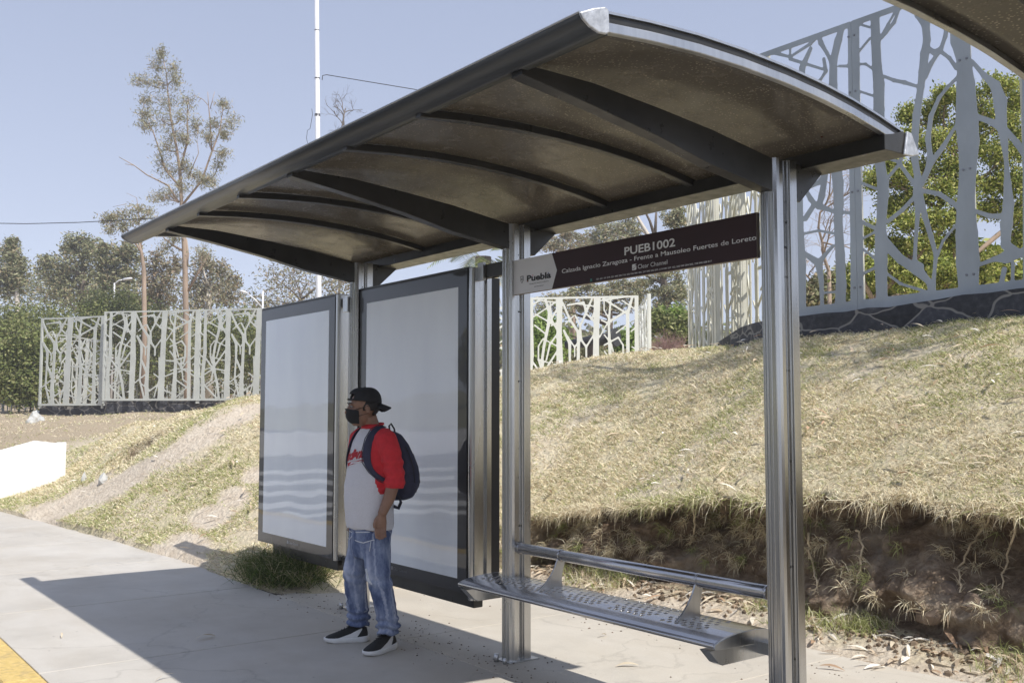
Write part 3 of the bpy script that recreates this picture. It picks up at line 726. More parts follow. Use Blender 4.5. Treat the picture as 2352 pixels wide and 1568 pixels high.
def make_shelter(x0, label, posts=(-2.05, 0.0, 2.05), group=None):
    XL = 2.82 if x0 < 1 else 2.53
    t = empty('bus_shelter', (x0, 0, 0)); tag(t, label, 'bus shelter', group)
    for px in posts:
        mb = MB(); mb.prism([(px + a, b) for a, b in post_profile()], -.02, 2.715, 'z')
        flutes(mb, px, 0.0, 2.55)
        p = mb.build('post', MAT['steel'], t, bevel=.0015)
        for z in (.40, .82, 1.12, 1.30, 1.72, 2.16, 2.30, 2.42, 2.52, 2.64) if x0 < 1 else ():
            mb = MB(); mb.tube([(px + .0295, -.009 + .007 * math.sin(z * 9), z), (px + .0325, -.009 + .007 * math.sin(z * 9), z)], .0055, 8)
            mb.build('screw', MAT['holem'], p)
        mb = MB(); mb.box(px - .075, px + .075, -.11, .12, 0.0, .006); mb.tube([(px - .03, -.135, 0), (px - .03, -.135, .05)], .016, 6); mb.tube([(px + .05, -.13, 0), (px + .05, -.13, .035)], .012, 6)
        mb.build('base_plate', MAT['alu'], p)
        # cantilever arm: tapered plate box from the post forward
        mb = MB(); w_ = .034
        lo = [(-.085, 2.555), (-.5, 2.615), (-.83, 2.688), (-1.2, 2.752), (-1.56, 2.805)]
        up = [(-1.56, 2.848), (-1.2, 2.815 + .03), (-.83, 2.812), (-.5, 2.776), (-.085, 2.712)]
        mb.prism([(a, b) for a, b in lo + up], px - w_, px + w_, 'x')
        mb.build('arm', MAT['dark'], t, bevel=.003)
        mb = MB(); mb.prism([(.070, 2.715), (.070, 2.53), (.125, 2.53), (.30, 2.69), (.30, 2.715)], px - .03, px + .03, 'x')
        mb.build('bracket', MAT['dark'], t, bevel=.002)
    # roof sheets, one per bay and one per overhang
    cuts = [-2.50, -2.05, -1.367, -.683, 0.0, .683, 1.367, 2.05, 2.50]
    mb = MB(); xs = []
    for a, b in zip(cuts[:-1], cuts[1:]): xs += list(np.linspace(a, b, 7)[:-1])
    xs.append(2.50); ys = np.linspace(-1.60, .32, 34)
    vs = []; nY = len(ys)
    for x in xs:
        sag = 0.004 * math.sin(x * 4.6)
        for y in ys: vs.append((x, y, arcz(y) + sag))
    fs = [(i * nY + j, (i + 1) * nY + j, (i + 1) * nY + j + 1, i * nY + j + 1) for i in range(len(xs) - 1) for j in range(nY - 1)]
    mb.add(vs, fs, 0, True); rs = mb.build('roof_sheet', MAT['roof'], t)
    so = rs.modifiers.new('t', 'SOLIDIFY'); so.thickness = .006; so.offset = 1
    for rx in (-1.367, -.683, .683, 1.367):
        mb = MB(); arcband(mb, rx - .022, rx + .022, -.046, -.008); mb.build('rib', MAT['dark'], t, bevel=.004)
    for s in (-1, 1):
        mb = MB(); x = s * 2.50; a, b = sorted((x, x + s * .028))
        arcband(mb, a, b, -.018, .018, mi=0); e = mb.build('end_trim', MAT['alu'], t, bevel=.003)
        mb = MB(); a, b = sorted((x - s * .004, x + s * .012)); arcband(mb, a, b, .018, .052); mb.build('seal', MAT['dark'], e)
        mb = MB(); a, b = sorted((x - s * .01, x + s * .022)); arcband(mb, a, b, .052, .062); mb.build('top_trim', MAT['alu'], e)
    # front edge profile with a rounded nose
    prof = [(-1.53, 2.825), (-1.58, 2.823), (-1.62, 2.836), (-1.648, 2.855), (-1.658, 2.868), (-1.656, 2.876), (-1.645, 2.882), (-1.60, 2.898), (-1.56, 2.910), (-1.535, 2.912), (-1.53, 2.905)]
    mb = MB(); mb.prism(prof, -XL, 2.53, 'x', smooth=True); fb = mb.build('front_beam', MAT['fascia'], t)
    mb = MB(); mb.tube([(-XL, -1.656, 2.878), (2.53, -1.656, 2.878)], .005, 8); mb.build('edge_trim', MAT['alu'], fb)
    for s in (-1, 1):
        mb = MB(); xe = 2.53 if s > 0 else XL; a, b = sorted((s * xe, s * (xe + .012))); c = [(-1.528, 2.832), (-1.545, 2.822), (-1.58, 2.819), (-1.62, 2.831), (-1.652, 2.852), (-1.664, 2.872), (-1.60, 2.902), (-1.55, 2.918), (-1.532, 2.912)]
        mb.prism(c, a, b, 'x'); mb.build('end_cap', MAT['cap'], fb, bevel=.005)
    # rear beam
    mb = MB(); mb.prism([(.135, 2.692), (.33, 2.694), (.375, 2.715), (.33, 2.79), (.28, 2.80), (.20, 2.775), (.135, 2.762)], -2.53, 2.53, 'x'); rb = mb.build('rear_beam', MAT['dark'], t, bevel=.003)
    for s in (-1, 1):
        mb = MB(); a, b = sorted((s * 2.53, s * 2.542)); mb.prism([(.27, 2.688), (.335, 2.689), (.395, 2.706), (.335, 2.798), (.30, 2.802)], a, b, 'x'); mb.build('end_cap', MAT['cap'], rb, bevel=.005)
    return t
make_shelter(0.0, 'stainless and dark steel bus shelter where the person waits, its whole roof in view', group='bus shelters in line')
make_shelter(5.74, 'neighbouring bus shelter of which only the dark roof corner shows at the top right', group='bus shelters in line')
# dead leaf caught under the roof
p = UP(1840, 352, 1, .12); o = litter([(0, 0, 0)], [(.22, .06, .03)], [.16], 'dry_leaf', 'reddish dead leaf stuck under the roof corner beside the near post', 'dry leaf', kind=None); o.location = (2.22, .10, 2.785)

# ------------------------------------------------------------------ sheet metal with cut-outs (marching squares on a distance field)
def sheet_mesh(name, field, u0, u1, v0, v1, h, mapf, mat, thick=.01, parent=None, smooth=False):
    """field(u,v) < 0 is metal; mapf(u, v, t) -> xyz, t in 0..1 through the thickness"""
    nu = int(round((u1 - u0) / h)); nv = int(round((v1 - v0) / h))
    us = np.linspace(u0, u1, nu + 1); vs = np.linspace(v0, v1, nv + 1)
    UU, VVg = np.meshgrid(us, vs, indexing='ij'); D = field(UU, VVg)
    D[0, :] = D[-1, :] = np.minimum(D[0, :], 99)
    Dp = np.where(np.abs(D) < 1e-5, 1e-5, D); ins = Dp < 0
    P2 = []; F = []; S = []; vid = {}; eid = {}
    def V(i, j):
        k = (i, j)
        if k not in vid: vid[k] = len(P2); P2.append((us[i], vs[j]))
        return vid[k]
    def E(a, b):
        k = (a, b) if a < b else (b, a)
        if k not in eid:
            t = Dp[k[0]] / (Dp[k[0]] - Dp[k[1]]); eid[k] = len(P2)
            P2.append((us[k[0][0]] * (1 - t) + us[k[1][0]] * t, vs[k[0][1]] * (1 - t) + vs[k[1][1]] * t))
        return eid[k]
    cnt = ins[:-1, :-1].astype(int) + ins[1:, :-1] + ins[1:, 1:] + ins[:-1, 1:]
    for i, j in np.argwhere(cnt > 0):
        i = int(i); j = int(j); cs = ((i, j), (i + 1, j), (i + 1, j + 1), (i, j + 1))
        if cnt[i, j] == 4: F.append(tuple(V(*c) for c in cs)); continue
        poly = []
        for k in range(4):
            a, b = cs[k], cs[(k + 1) % 4]
            if ins[a]: poly.append(V(*a))
            if ins[a] != ins[b]: poly.append(E(a, b))
        F.append(tuple(poly)); ev = set(eid.values()) if False else None
        n = len(poly)
        for k in range(4):
            pass
        # walls between leaving and entering crossings
        seq = []
        for k in range(4):
            a, b = cs[k], cs[(k + 1) % 4]
            if ins[a] and not ins[b]: seq.append(('o', E(a, b)))
            if not ins[a] and ins[b]: seq.append(('i', E(a, b)))
        if seq and seq[0][0] == 'i': seq = seq[1:] + seq[:1]
        for k in range(0, len(seq) - 1, 2): S.append((seq[k][1], seq[k + 1][1]))
    # outer rim walls
    for i in range(nu):
        for j, fl in ((0, 0), (nv, 1)):
            if ins[i, j] and ins[i + 1, j]: S.append((V(i + 1, j), V(i, j)) if fl == 0 else (V(i, j), V(i + 1, j)))
    for j in range(nv):
        for i, fl in ((0, 0), (nu, 1)):
            if ins[i, j] and ins[i, j + 1]: S.append((V(i, j), V(i, j + 1)) if fl == 0 else (V(i, j + 1), V(i, j)))
    n = len(P2); Vs = [mapf(u, v, 0.0) for u, v in P2] + [mapf(u, v, 1.0) for u, v in P2]
    Fs = [f for f in F] + [tuple(q + n for q in f)[::-1] for f in F] + [(b, a, a + n, b + n) for a, b in S]
    me = bpy.data.meshes.new(name); me.from_pydata(Vs, [], Fs); me.materials.append(mat)
    me.polygons.foreach_set('use_smooth', [smooth] * len(Fs)); me.update()
    return link(bpy.data.objects.new(name, me), parent)

# ------------------------------------------------------------------ bench
bench = tag(empty('bench', (1.0, 0, 0)), 'perforated stainless steel bench with a tubular back rail between the middle and near posts', 'bench')
SP = [(-.300, .446), (-.307, .458), (-.298, .474), (-.27, .484), (-.22, .494), (-.15, .503), (-.08, .507), (-.01, .507), (.05, .502), (.09, .493), (.110, .476), (.112, .436)]
sp = np.array(SP); arc = np.r_[0, np.cumsum(np.hypot(*np.diff(sp, axis=0).T))]
BX0, BX1 = -1.20, .88       # bench extents around x = 1.0
holes = []
for g in range(5):
    gx0 = BX0 + .10 + g * .385
    for r_, y in enumerate((-.185, -.155, -.125, -.085, -.045, -.005, .035)):
        for c in range(7 if r_ > 1 else 6):
            if g == 4 and c > 5: continue
            holes.append((gx0 + c * .048 + (.024 if r_ % 2 else 0), y))
holes = np.array(holes); hs = np.interp(holes[:, 1], sp[:, 0][2:-2], arc[2:-2])
def bfield(u, v):
    d = np.full(u.shape, -1.0)
    for (hx, _), s in zip(holes, hs): d = np.maximum(d, .0122 - np.hypot(u - hx, v - s))
    return d
def bmap(u, v, t):
    y = float(np.interp(v, arc, sp[:, 0])); z = float(np.interp(v, arc, sp[:, 1]))
    nrm = (0, 1) if .03 < v < arc[-1] - .05 else (0, .6)
    return (u, y, z - .004 * t)
sheet_mesh('seat', bfield, BX0, BX1, arc[1], arc[-1], .0065, bmap, MAT['steel_x'], .004, bench, smooth=True)
for x in (BX0, BX1):
    mb = MB(); mb.prism([(y + (0 if i else 0), z) for i, (y, z) in enumerate(SP)], x - .003, x + .004, 'x'); mb.build('end_plate', MAT['cap'] if False else MAT['alu'], bench, bevel=.002)
mb = MB(); mb.tube([(BX0, -.297, .463), (BX1, -.297, .463)], .011, 10); mb.build('front_lip', MAT['steel_x'], bench)
mb = MB(); mb.box(BX0 + .02, BX1 - .02, -.10, .04, .452, .458); mb.build('underside_rail', MAT['alu'], bench)
for x, xp in ((BX1 - .055, .99), (BX0 + .06, -1.0 + .0)):
    mb = MB(); mb.prism([(-.31, .441), (.14, .432), (.14, .365), (-.215, .362), (-.245, .376)], x - .03, x + .03, 'x'); b_ = mb.build('support', MAT['alu'], bench, bevel=.003)
    mb = MB(); mb.prism([(-.303, .437), (-.245, .392), (-.240, .397), (-.298, .441)], x - .024, x + .024, 'x'); mb.build('end_cap', MAT['black'], b_)
    mb = MB(); a, c = sorted((x, xp)); mb.box(a, c, .03, .10, .385, .440); mb.build('fixing_block', MAT['alu'], b_)
mb = MB(); mb.tube([(-.955, 0.0, .685), (.955, 0.0, .685)], .033, 24); rail = mb.build('back_rail', MAT['steel_x'], bench)
for x in (-.952, -.56, .52, .952):
    mb = MB(); mb.tube([(x - .007, 0, .685), (x + .007, 0, .685)], .0365, 24); mb.build('ring', MAT['steel_x'], rail)
for x in (-.56, .52):
    mb = MB(); mb.prism([(-.035, .668), (-.055, .625), (-.09, .575), (-.135, .530), (-.185, .497), (.0, .505), (-.004, .55), (.005, .60), (.022, .655)], x - .005, x + .005, 'x'); mb.build('back_support', MAT['alu'], bench, bevel=.0015)

# ------------------------------------------------------------------ advertising panels
def glass_mat(name, c, rough=.03, w=0.0):
    m, n, l, b = newmat(name); co = coords(n, 'World')
    b.inputs['Roughness'].default_value = .4
    f = noise(n, l, co, 2.2, 5, .6, stretch=(1, 1, .35))
    l.new(ramp(n, l, f, [(.3, tuple(x * .93 for x in c)), (.7, tuple(min(1, x * 1.04) for x in c))]), b.inputs['Base Color'])
    b.inputs['Coat Weight'].default_value = 1.0; b.inputs['Coat Roughness'].default_value = rough; b.inputs['Coat IOR'].default_value = 1.42
    b.inputs['Specular IOR Level'].default_value = 0.2
    bp = n.new('ShaderNodeBump'); bp.inputs['Strength'].default_value = .06; bp.inputs['Distance'].default_value = .05
    l.new(noise(n, l, co, 2.6, 1, .4, stretch=(1, 1, .8)), bp.inputs['Height']); l.new(bp.outputs[0], b.inputs['Coat Normal'])
    return m
MAT['poster'] = glass_mat('blank_poster_behind_glass', (0.90, 0.94, 0.99), .03)
MAT['bglass'] = glass_mat('black_edged_glass', (0.018, 0.018, 0.022), .03)
MAT['faint'] = M('faint_print', (0.16, 0.16, 0.17), .5)
MAT['palep'] = M('pale_print', (0.55, 0.55, 0.55), .5)
def ad_panel(x0, x1, z0, z1, label, logo):
    t = tag(empty('advertising_panel', ((x0 + x1) / 2, 0, z0)), label, 'advertising panel', 'lightbox panels of the bus shelter')
    cx = (x0 + x1) / 2; a, b = x0 - cx, x1 - cx; H = z1 - z0
    mb = MB(); mb.box(a, b, -.045, .075, 0, H, bev=.006); mb.build('case', MAT['dark'], t)
    mb = MB(); g = .012; pa, pb, p0, p1 = a + .115, b - .118, .092, H - .115
    y = -.052
    def frame(mb, A, B, Z0, Z1, A2, B2, Y0, Y1, y):
        vs = [(A, y, Z0), (B, y, Z0), (B, y, Z1), (A, y, Z1), (A2, y, Y0), (B2, y, Y0), (B2, y, Y1), (A2, y, Y1)]
        mb.add(vs, [(0, 1, 5, 4), (1, 2, 6, 5), (2, 3, 7, 6), (3, 0, 4, 7)])
    frame(mb, a + g, b - g, g, H - g, pa, pb, p0, p1, y); mb.build('glass_border', MAT['bglass'], t)
    mb = MB(); mb.add([(pa, y, p0), (pb, y, p0), (pb, y, p1), (pa, y, p1)], [(0, 1, 2, 3)]); mb.build('poster', MAT['poster'], t)
    mb = MB(); mb.box(a + .004, b - .004, -.05, -.045, 0.002, H - .002); mb.build('gasket', MAT['black'], t)
    # stainless end profiles
    mb = MB(); prof = []
    for q in np.linspace(0, math.pi, 8): prof.append((b + .036 - .030 * math.cos(q), -.04 - .022 * math.sin(q)))
    prof += [(b + .066, .0), (b + .055, .003), (b + .055, .05), (b + .075, .052), (b + .075, .09), (b + .006, .09)]
    mb.prism(prof, -.03 if not logo else -.0, H + .0, 'z'); mb.build('side_profile', MAT['steel'], t, bevel=.001)
    mb = MB(); mb.box(b + .0, b + .07, .092, .16, 0.0, H - .06); mb.build('hinge_strip', MAT['black'], t)
    mb = MB(); mb.box(a + .28, b + .03, -.02, .055, -.085, -.002, bev=.004); mb.build('lower_rail', MAT['dark'], t)
    mb = MB(); mb.box(a - .002, b + .002, -.049, .078, H + .001, H + .012, bev=.002); mb.build('top_trim', MAT['fascia'], t)
    # printed maker's mark on the bottom border
    mk = MAT['palep'] if logo else MAT['faint']; lx = (a + b) / 2 + (-.0 if logo else -.12); lz = .045
    mb = MB(); mb.prism([(lx - .11, lz - .002), (lx - .085, lz - .002), (lx - .085, lz + .024), (lx - .11, lz + .024)], y - .001, y - .0015, 'y'); lg = mb.build('emblem', mk, t)
    text('Clear Channel', lx - .075, lx + .115, lz, .022, mk, 'lettering', t, y=y - .0015)
    return t
ad_panel(-1.985, -.47, .33, 2.49, 'large blank lightbox panel directly behind the person, between the far and middle posts', False)
ad_panel(-3.93, -2.40, .33, 2.49, 'blank lightbox panel hanging beyond the far post, at the left end of the shelter', True)
for x0, x1, z in ((-.40, -.055, 2.46), (-2.335, -2.105, 2.40), (-2.0, -1.99, 2.42), (-.40, -.055, .30), (-2.335, -2.105, .40)):
    pass
br = tag(empty('panel_bracket', (-.22, 0, 2.45)), 'grey steel bar joining the large panel to the middle post near the roof', 'bracket', 'steel bars holding the panels')
mb = MB(); mb.box(-.185, .165, .0, .05, -.035, .055, bev=.004); mb.build('bar', MAT['dark'], br); mb = MB(); mb.box(-.185, -.12, -.02, .0, -.05, .07); mb.build('plate', MAT['alu'], br)
br2 = tag(empty('panel_bracket', (-2.22, 0, 2.42)), 'short steel bar joining the left panel to the far post', 'bracket', 'steel bars holding the panels')
mb = MB(); mb.box(-.11, .115, .0, .05, -.035, .045, bev=.004); mb.build('bar', MAT['dark'], br2); mb = MB(); mb.box(.085, .17, -.125, -.105, -.10, .02, bev=.004); mb.build('plate', MAT['alu'], br2)
br3 = tag(empty('panel_bracket', (-2.22, 0, .36)), 'low steel bar under the left panel at the far post', 'bracket', 'steel bars holding the panels')
mb = MB(); mb.box(-.11, .115, .0, .05, -.08, .0, bev=.004); mb.build('bar', MAT['dark'], br3)

# ------------------------------------------------------------------ stop sign board
sg = tag(empty('stop_sign', (1.0, -.045, 2.26)), 'long dark maroon stop name board with a white arrow end, under the roof', 'sign')
SX0, SX1, SZ0, SZ1 = -.975, .965, .0, .218
def S(cx, cy):        # from the survey close-up to board coordinates
    p = UP((1260 + cx * 660 / 2352) / 1.08844, (520 + cy * 660 / 2352) / 1.08844, 1, -.06); return p[0] - 1.0, p[2] - 2.26
MAT['maroon'] = M('maroon_vinyl', (0.034, 0.010, 0.012), .6, 0, .1, 4)
MAT['swhite'] = M('white_vinyl', (0.86, 0.86, 0.88), .5, 0, .04, 4)
MAT['sback'] = M('board_edge', (0.30, 0.25, 0.20), .5)
MAT['lett'] = M('white_lettering', (0.88, 0.87, 0.86), .5)
MAT['ink'] = M('black_lettering', (0.02, 0.02, 0.022), .5)
mb = MB(); mb.box(SX0, SX1, -.012, .012, SZ0, SZ1, bev=.002); mb.build('board', MAT['sback'], sg)
ax_, at_ = S(425, 420)[0], S(470, 570)[0]
mb = MB(); y = -.0135
mb.add([(ax_, y, SZ0 + .002), (SX1 - .001, y, SZ0 + .002), (SX1 - .001, y, SZ1 - .001), (ax_, y, SZ1 - .001), (at_, y, (SZ0 + SZ1) / 2)], [(0, 1, 2, 3, 4)]); mb.build('maroon_field', MAT['maroon'], sg)
mb = MB(); mb.add([(SX0 + .001, y, SZ0 + .002), (ax_, y, SZ0 + .002), (at_, y, (SZ0 + SZ1) / 2), (ax_, y, SZ1 - .001), (SX0 + .001, y, SZ1 - .001)], [(0, 1, 2, 3, 4)]); wf = mb.build('white_field', MAT['swhite'], sg)
y = -.0145
def line(body, a, b, cap, mat, par=sg, bold=0.012):
    (xa, za), (xb, zb) = S(*a), S(*b); return text(body, xa, xb, (za + zb) / 2, cap, mat, 'lettering', par, y, 0, bold)
line('PUEB1002', (1072, 398), (1525, 362), .043, MAT['lett'], bold=.02)
line('Calzada Ignacio Zaragoza - Frente a Mausoleo Fuertes de Loreto', (515, 580), (2248, 284), .0245, MAT['lett'], bold=.008)
line('Clear Channel', (1192, 540), (1455, 500), .0235, MAT['lett'], bold=.0)
line('221 041 101 519, 221 040 200 718, 256 040 300 184, 257 040 202 839, 219 040 209 162, 220 040 204 202, 258 040 208 817', (822, 642), (1850, 478), .0085, MAT['lett'], bold=.012)
line('Puebla', (203, 655), (418, 618), .036, MAT['ink'], wf, .04)
line('CIUDAD INCLUYENTE', (225, 683), (396, 652), .0055, MAT['ink'], wf)
line('2018-2021', (268, 706), (350, 690), .0055, MAT['ink'], wf)
# channel emblem: a rounded square with a slanted ellipse
(lx, lz) = S(1160, 526); mb = MB(); r = .0165
sq = [(lx - r, lz - r), (lx + r * .75, lz - r), (lx + r, lz - r * .75), (lx + r, lz + r), (lx - r * .75, lz + r), (lx - r, lz + r * .75)]
mb.prism(sq, y, y - .0004, 'y'); em = mb.build('emblem', MAT['lett'], sg)
mb = MB(); el = [(lx + .2 * r + .95 * r * math.cos(t) * .9 + .25 * r * math.sin(t), lz + .1 * r + .55 * r * math.sin(t) + .45 * r * math.cos(t)) for t in np.linspace(0, 2 * math.pi, 20, endpoint=False)]
mb.prism(el, y - .0006, y - .0010, 'y'); mb.build('emblem_mark', MAT['maroon'], em)
mb = MB(); mb.prism([(lx + (q[0] - lx) * .78, lz + (q[1] - lz) * .70) for q in el], y - .0012, y - .0016, 'y'); mb.build('emblem_mark', MAT['lett'], em)
# shield crest
(sx, sz) = S(159, 635); mb = MB()
def shield(s): return [(sx - .0135 * s, sz + .017 * s), (sx + .0135 * s, sz + .017 * s), (sx + .0135 * s, sz - .006 * s), (sx, sz - .021 * s), (sx - .0135 * s, sz - .006 * s)]
mb.prism(shield(1.15), y, y - .0004, 'y'); cr = mb.build('crest', MAT['ink'], wf)
mb = MB(); mb.prism(shield(.92), y - .0006, y - .001, 'y'); mb.build('crest_field', MAT['swhite'], cr)
mb = MB()
for k in range(5): mb.prism([(sx - .006 + k * .003, sz - .009 + abs(k - 2) * .002), (sx - .0042 + k * .003, sz - .009 + abs(k - 2) * .002), (sx - .0042 + k * .003, sz + .007 - abs(k - 2) * .001), (sx - .006 + k * .003, sz + .007 - abs(k - 2) * .001)], y - .0012, y - .0016, 'y')
for s in (-1, 1): mb.prism([(sx + s * .007, sz + .002), (sx + s * .009, sz + .004), (sx + s * .009, sz + .010), (sx + s * .006, sz + .013), (sx + s * .0075, sz + .008)], y - .0012, y - .0016, 'y')
mb.build('crest_mark', MAT['faint'], cr)
for (cx, cy), c in (((208, 652), (.55, .14, .05)), ((258, 600), (.6, .04, .16)), ((396, 578), (.08, .14, .5))):
    q = S(cx, cy); mb = MB(); mb.box(q[0] - .003, q[0] + .003, y - .0018, y - .001, q[1] - .003, q[1] + .003); mb.build('accent_dot', M('accent', c, .5, 0, .02), wf)
q = S(775, 642); mb = MB(); mb.prism([(q[0] - .011, q[1] - .009), (q[0] + .014, q[1] - .009), (q[0] + .014, q[1] - .007), (q[0] - .011, q[1] - .007)], y, y - .0005, 'y'); mb.box(q[0] - .006, q[0] + .008, y - .0005, y, q[1] - .005, q[1] + .008)
mb.build('green_emblem', M('green_print', (.06, .26, .22), .5), sg)
# ------------------------------------------------------------------ cut-metal screens on stone footings
def capsules(segs, k=.02):
    """segs: list of (x0, y0, r0, x1, y1, r1); smooth union distance field"""
    def f(u, v):
        D = np.full(u.shape, 9.0)
        for x0, y0, r0, x1, y1, r1 in segs:
            dx, dy = x1 - x0, y1 - y0; L = dx * dx + dy * dy + 1e-9
            m = max(r0, r1) + 4 * k
            sel = (u > min(x0, x1) - m) & (u < max(x0, x1) + m) & (v > min(y0, y1) - m) & (v < max(y0, y1) + m)
            if not sel.any(): continue
            uu, vv, d0 = u[sel], v[sel], D[sel]
            t = np.clip(((uu - x0) * dx + (vv - y0) * dy) / L, 0, 1)
            d = np.hypot(uu - x0 - t * dx, vv - y0 - t * dy) - (r0 + (r1 - r0) * t)
            h = np.clip(.5 + .5 * (d0 - d) / k, 0, 1); D[sel] = d0 * (1 - h) + d * h - k * h * (1 - h)
        return D
    return f
def strokes(lst, conv):
    S_ = []
    for st in lst:
        q = [conv(*p) for p in st]; S_ += [(*a, *b) for a, b in zip(q[:-1], q[1:])]
    return S_
GEN = [[(785,95,16),(782,300,18),(785,500,22),(765,700,20),(775,940,26)],[(905,110,10),(935,200,12),(930,280,14),(890,440,12),(870,560,12),(880,640,10),(920,800,12),(940,935,10)],
[(1025,95,32),(1020,350,28),(1025,550,35),(1015,940,32)],[(1050,130,8),(1110,250,10),(1180,340,12),(1185,400,14),(1180,600,14),(1170,800,25),(1180,940,22)],
[(1345,95,36),(1335,350,30),(1330,600,34),(1320,940,40)],[(1460,110,6),(1440,280,10),(1450,500,14),(1465,600,18),(1450,940,30)],
[(1600,200,18),(1600,550,18),(1605,940,22)],[(1640,100,10),(1600,220,14)],[(1672,95,16),(1665,940,16)],
[(735,180,8),(850,110,6)],[(810,290,7),(900,350,7)],[(960,260,8),(1040,380,8)],[(940,270,8),(1000,180,6),(1000,100,5)],[(1060,330,9),(1110,420,14),(1110,560,9),(1170,680,12)],
[(1000,360,7),(940,430,8),(910,540,7)],[(1000,480,7),(940,560,9),(880,640,9)],[(740,730,7),(880,650,8),(990,670,7)],[(1090,150,6),(1230,130,6),(1250,200,12),(1300,110,6)],
[(1245,215,10),(1200,300,7),(1190,400,8)],[(1260,220,6),(1330,280,5)],[(1200,390,10),(1250,450,8),(1310,370,7)],[(1250,440,8),(1250,520,8)],[(1400,110,9),(1600,220,6)],[(1380,120,6),(1560,100,6)],
[(1450,270,10),(1590,200,9)],[(1380,260,6),(1450,290,7)],[(1400,440,6),(1520,385,6),(1560,440,7),(1560,540,10),(1480,560,7)],[(1370,570,8),(1440,575,9)],[(1500,600,8),(1540,600,10),(1560,540,8)],
[(1500,680,9),(1560,650,6),(1640,670,6)],[(720,600,6),(765,615,6)],[(800,560,7),(870,650,8)],[(1690,500,6),(1620,560,6)],[(790,810,8),(920,930,8)],[(1050,780,6),(1160,700,6)],
[(720,300,5),(775,340,5)],[(720,480,5),(770,450,5)],[(1200,860,8),(1300,790,6)],[(1360,720,6),(1440,690,6)],[(1350,850,6),(1430,880,6)],[(1480,760,7),(1590,830,6)],[(1110,540,8),(1100,750,8),(1150,930,8)],[(885,560,7),(860,760,6),(800,800,6)]]
GW = 978.
def gconv(x, y, r): s = 3.05 / GW; return ((x - 712) * s, (950 - y) * 3.05 / 860, (r * .78 if r > 14 else max(r, 7) * .92) * s)
GS = strokes(GEN, gconv)
GS += [(3.05 - a_, b_ * .97 + .05, max(.016, c_ * .7), 3.05 - d_, e_ * .97 + .05, max(.016, f_ * .7)) for a_, b_, c_, d_, e_, f_ in GS if max(c_, f_) < .034]
def gen_field(ua, ub):
    seg = GS + [(ua, 3.03, .03, ub, 3.03, .03), (ua + .02, 0, .03, ua + .02, 3.05, .03), (ub - .02, 0, .03, ub - .02, 3.05, .03), (ua, .03, .04, ub, .03, .04)]
    return capsules(seg, .016)
MAT['screen'] = M('pale_painted_metal', (0.50, 0.52, 0.49), .55, .1, .10, 2, .05, 60)
MAT['screenw'] = M('sunlit_white_metal', (0.74, 0.75, 0.70), .55, .05, .05, 2)  # screens facing the sun: their brightness is put into the colour
MAT['screenb'] = M('shaded_grey_metal', (0.375, 0.405, 0.42), .45, .25, .14, 2.5, .05, 60, stretch=(1, 1, .5))  # screens turned from the sun: blue-grey of the shade painted in
MAT['screenc'] = M('sunlit_cream_metal', (0.62, 0.61, 0.52), .55, .05, .10, 2)  # warm sunlit tone painted into the metal
_gm = {}
def gen_mesh(key, ua, ub, mat):
    k = (key, mat)
    if k not in _gm:
        if key not in _gm:
            o = sheet_mesh('sheet', gen_field(ua, ub), ua, ub, 0, 3.05, .028, lambda u, v, t: (u - ua, (t - .5) * .02, v), MAT[mat]); _gm[key] = o.data
            COL.objects.unlink(o); bpy.data.objects.remove(o)
        me = _gm[key].copy(); me.materials.clear(); me.materials.append(MAT[mat]); _gm[k] = me
    return _gm[k]
def screen(P0, P1, ztop, H, label, mat='screen', part=('full', 0, 3.05), posts=True):
    key, ua, ub = part; P0 = np.array(P0[:2]); P1 = np.array(P1[:2]); L = np.hypot(*(P1 - P0))
    t = tag(empty('metal_screen', (P0[0], P0[1], ztop - H), math.atan2(*(P1 - P0)[::-1])), label, 'metal screen', 'laser-cut tree pattern screens')
    o = bpy.data.objects.new('sheet', gen_mesh(key, ua, ub, mat)); o.scale = (L / (ub - ua), 1, H / 3.05); link(o, t)
    if posts:
        for x in (.03, L - .03):
            mb = MB(); mb.box(x - .03, x + .03, .012, .075, -.1, H, bev=.004); mb.build('post', MAT[mat], t)
    return t
F3 = ('full', 0, 3.05); P3 = ('part', 1.0, 3.05)
screen(U(95, 729, 35.3), U(240, 721, 34.3), 4.84, 3.10, 'lower pale screen at the left end of the far row', part=P3)
screen(U(240, 719, 34), U(457, 714, 33.3), 4.95, 3.05, 'tall pale screen in the far row with the big eucalyptus trunk behind it')
screen(U(457, 714, 33.3), U(674, 709, 32.6), 4.95, 3.05, 'pale screen of the far row partly hidden by the left lightbox panel')
screen(U(108, 757, 41), U(248, 784, 46), 4.78, 3.0, 'slanting screen seen through the leftmost far screen')
screen(U(268, 801, 48), U(366, 816, 54), 4.5, 3.0, 'distant darker screen seen through the tall pale screen')
screen(U(366, 826, 56), U(428, 834, 56), 4.3, 3.0, 'small distant screen just right of the distant darker one')
screen(U(425, 873, 60), U(520, 866, 60), 3.5, 3.0, 'lowest distant screen behind the far row, above the mound')
screen(U(520, 858, 58), U(620, 858, 58), 3.6, 3.0, 'distant low screen behind the right half of the far row')
screen(U(-30, 905, 40), U(88, 905, 40.5), 2.35, 1.5, 'dim low screen under the bushes at the left edge', 'screenb')  # shade of the bushes painted in with the darker metal
screen(U(1202, 677, 25.3), U(1466, 675, 24.8), 4.43, 3.05, 'bright white screen framed between the middle post and the grazing screen', 'screenw')
screen(U(936, 695, 25.9), U(1198, 695, 25.4), 4.22, 3.05, 'white screen mostly hidden behind the large lightbox panel', 'screenw')
screen(U(1468, 676, 28), U(1488, 668, 25), 4.5, 3.2, 'white screen seen almost edge-on beside the pink dry bush', 'screenw')
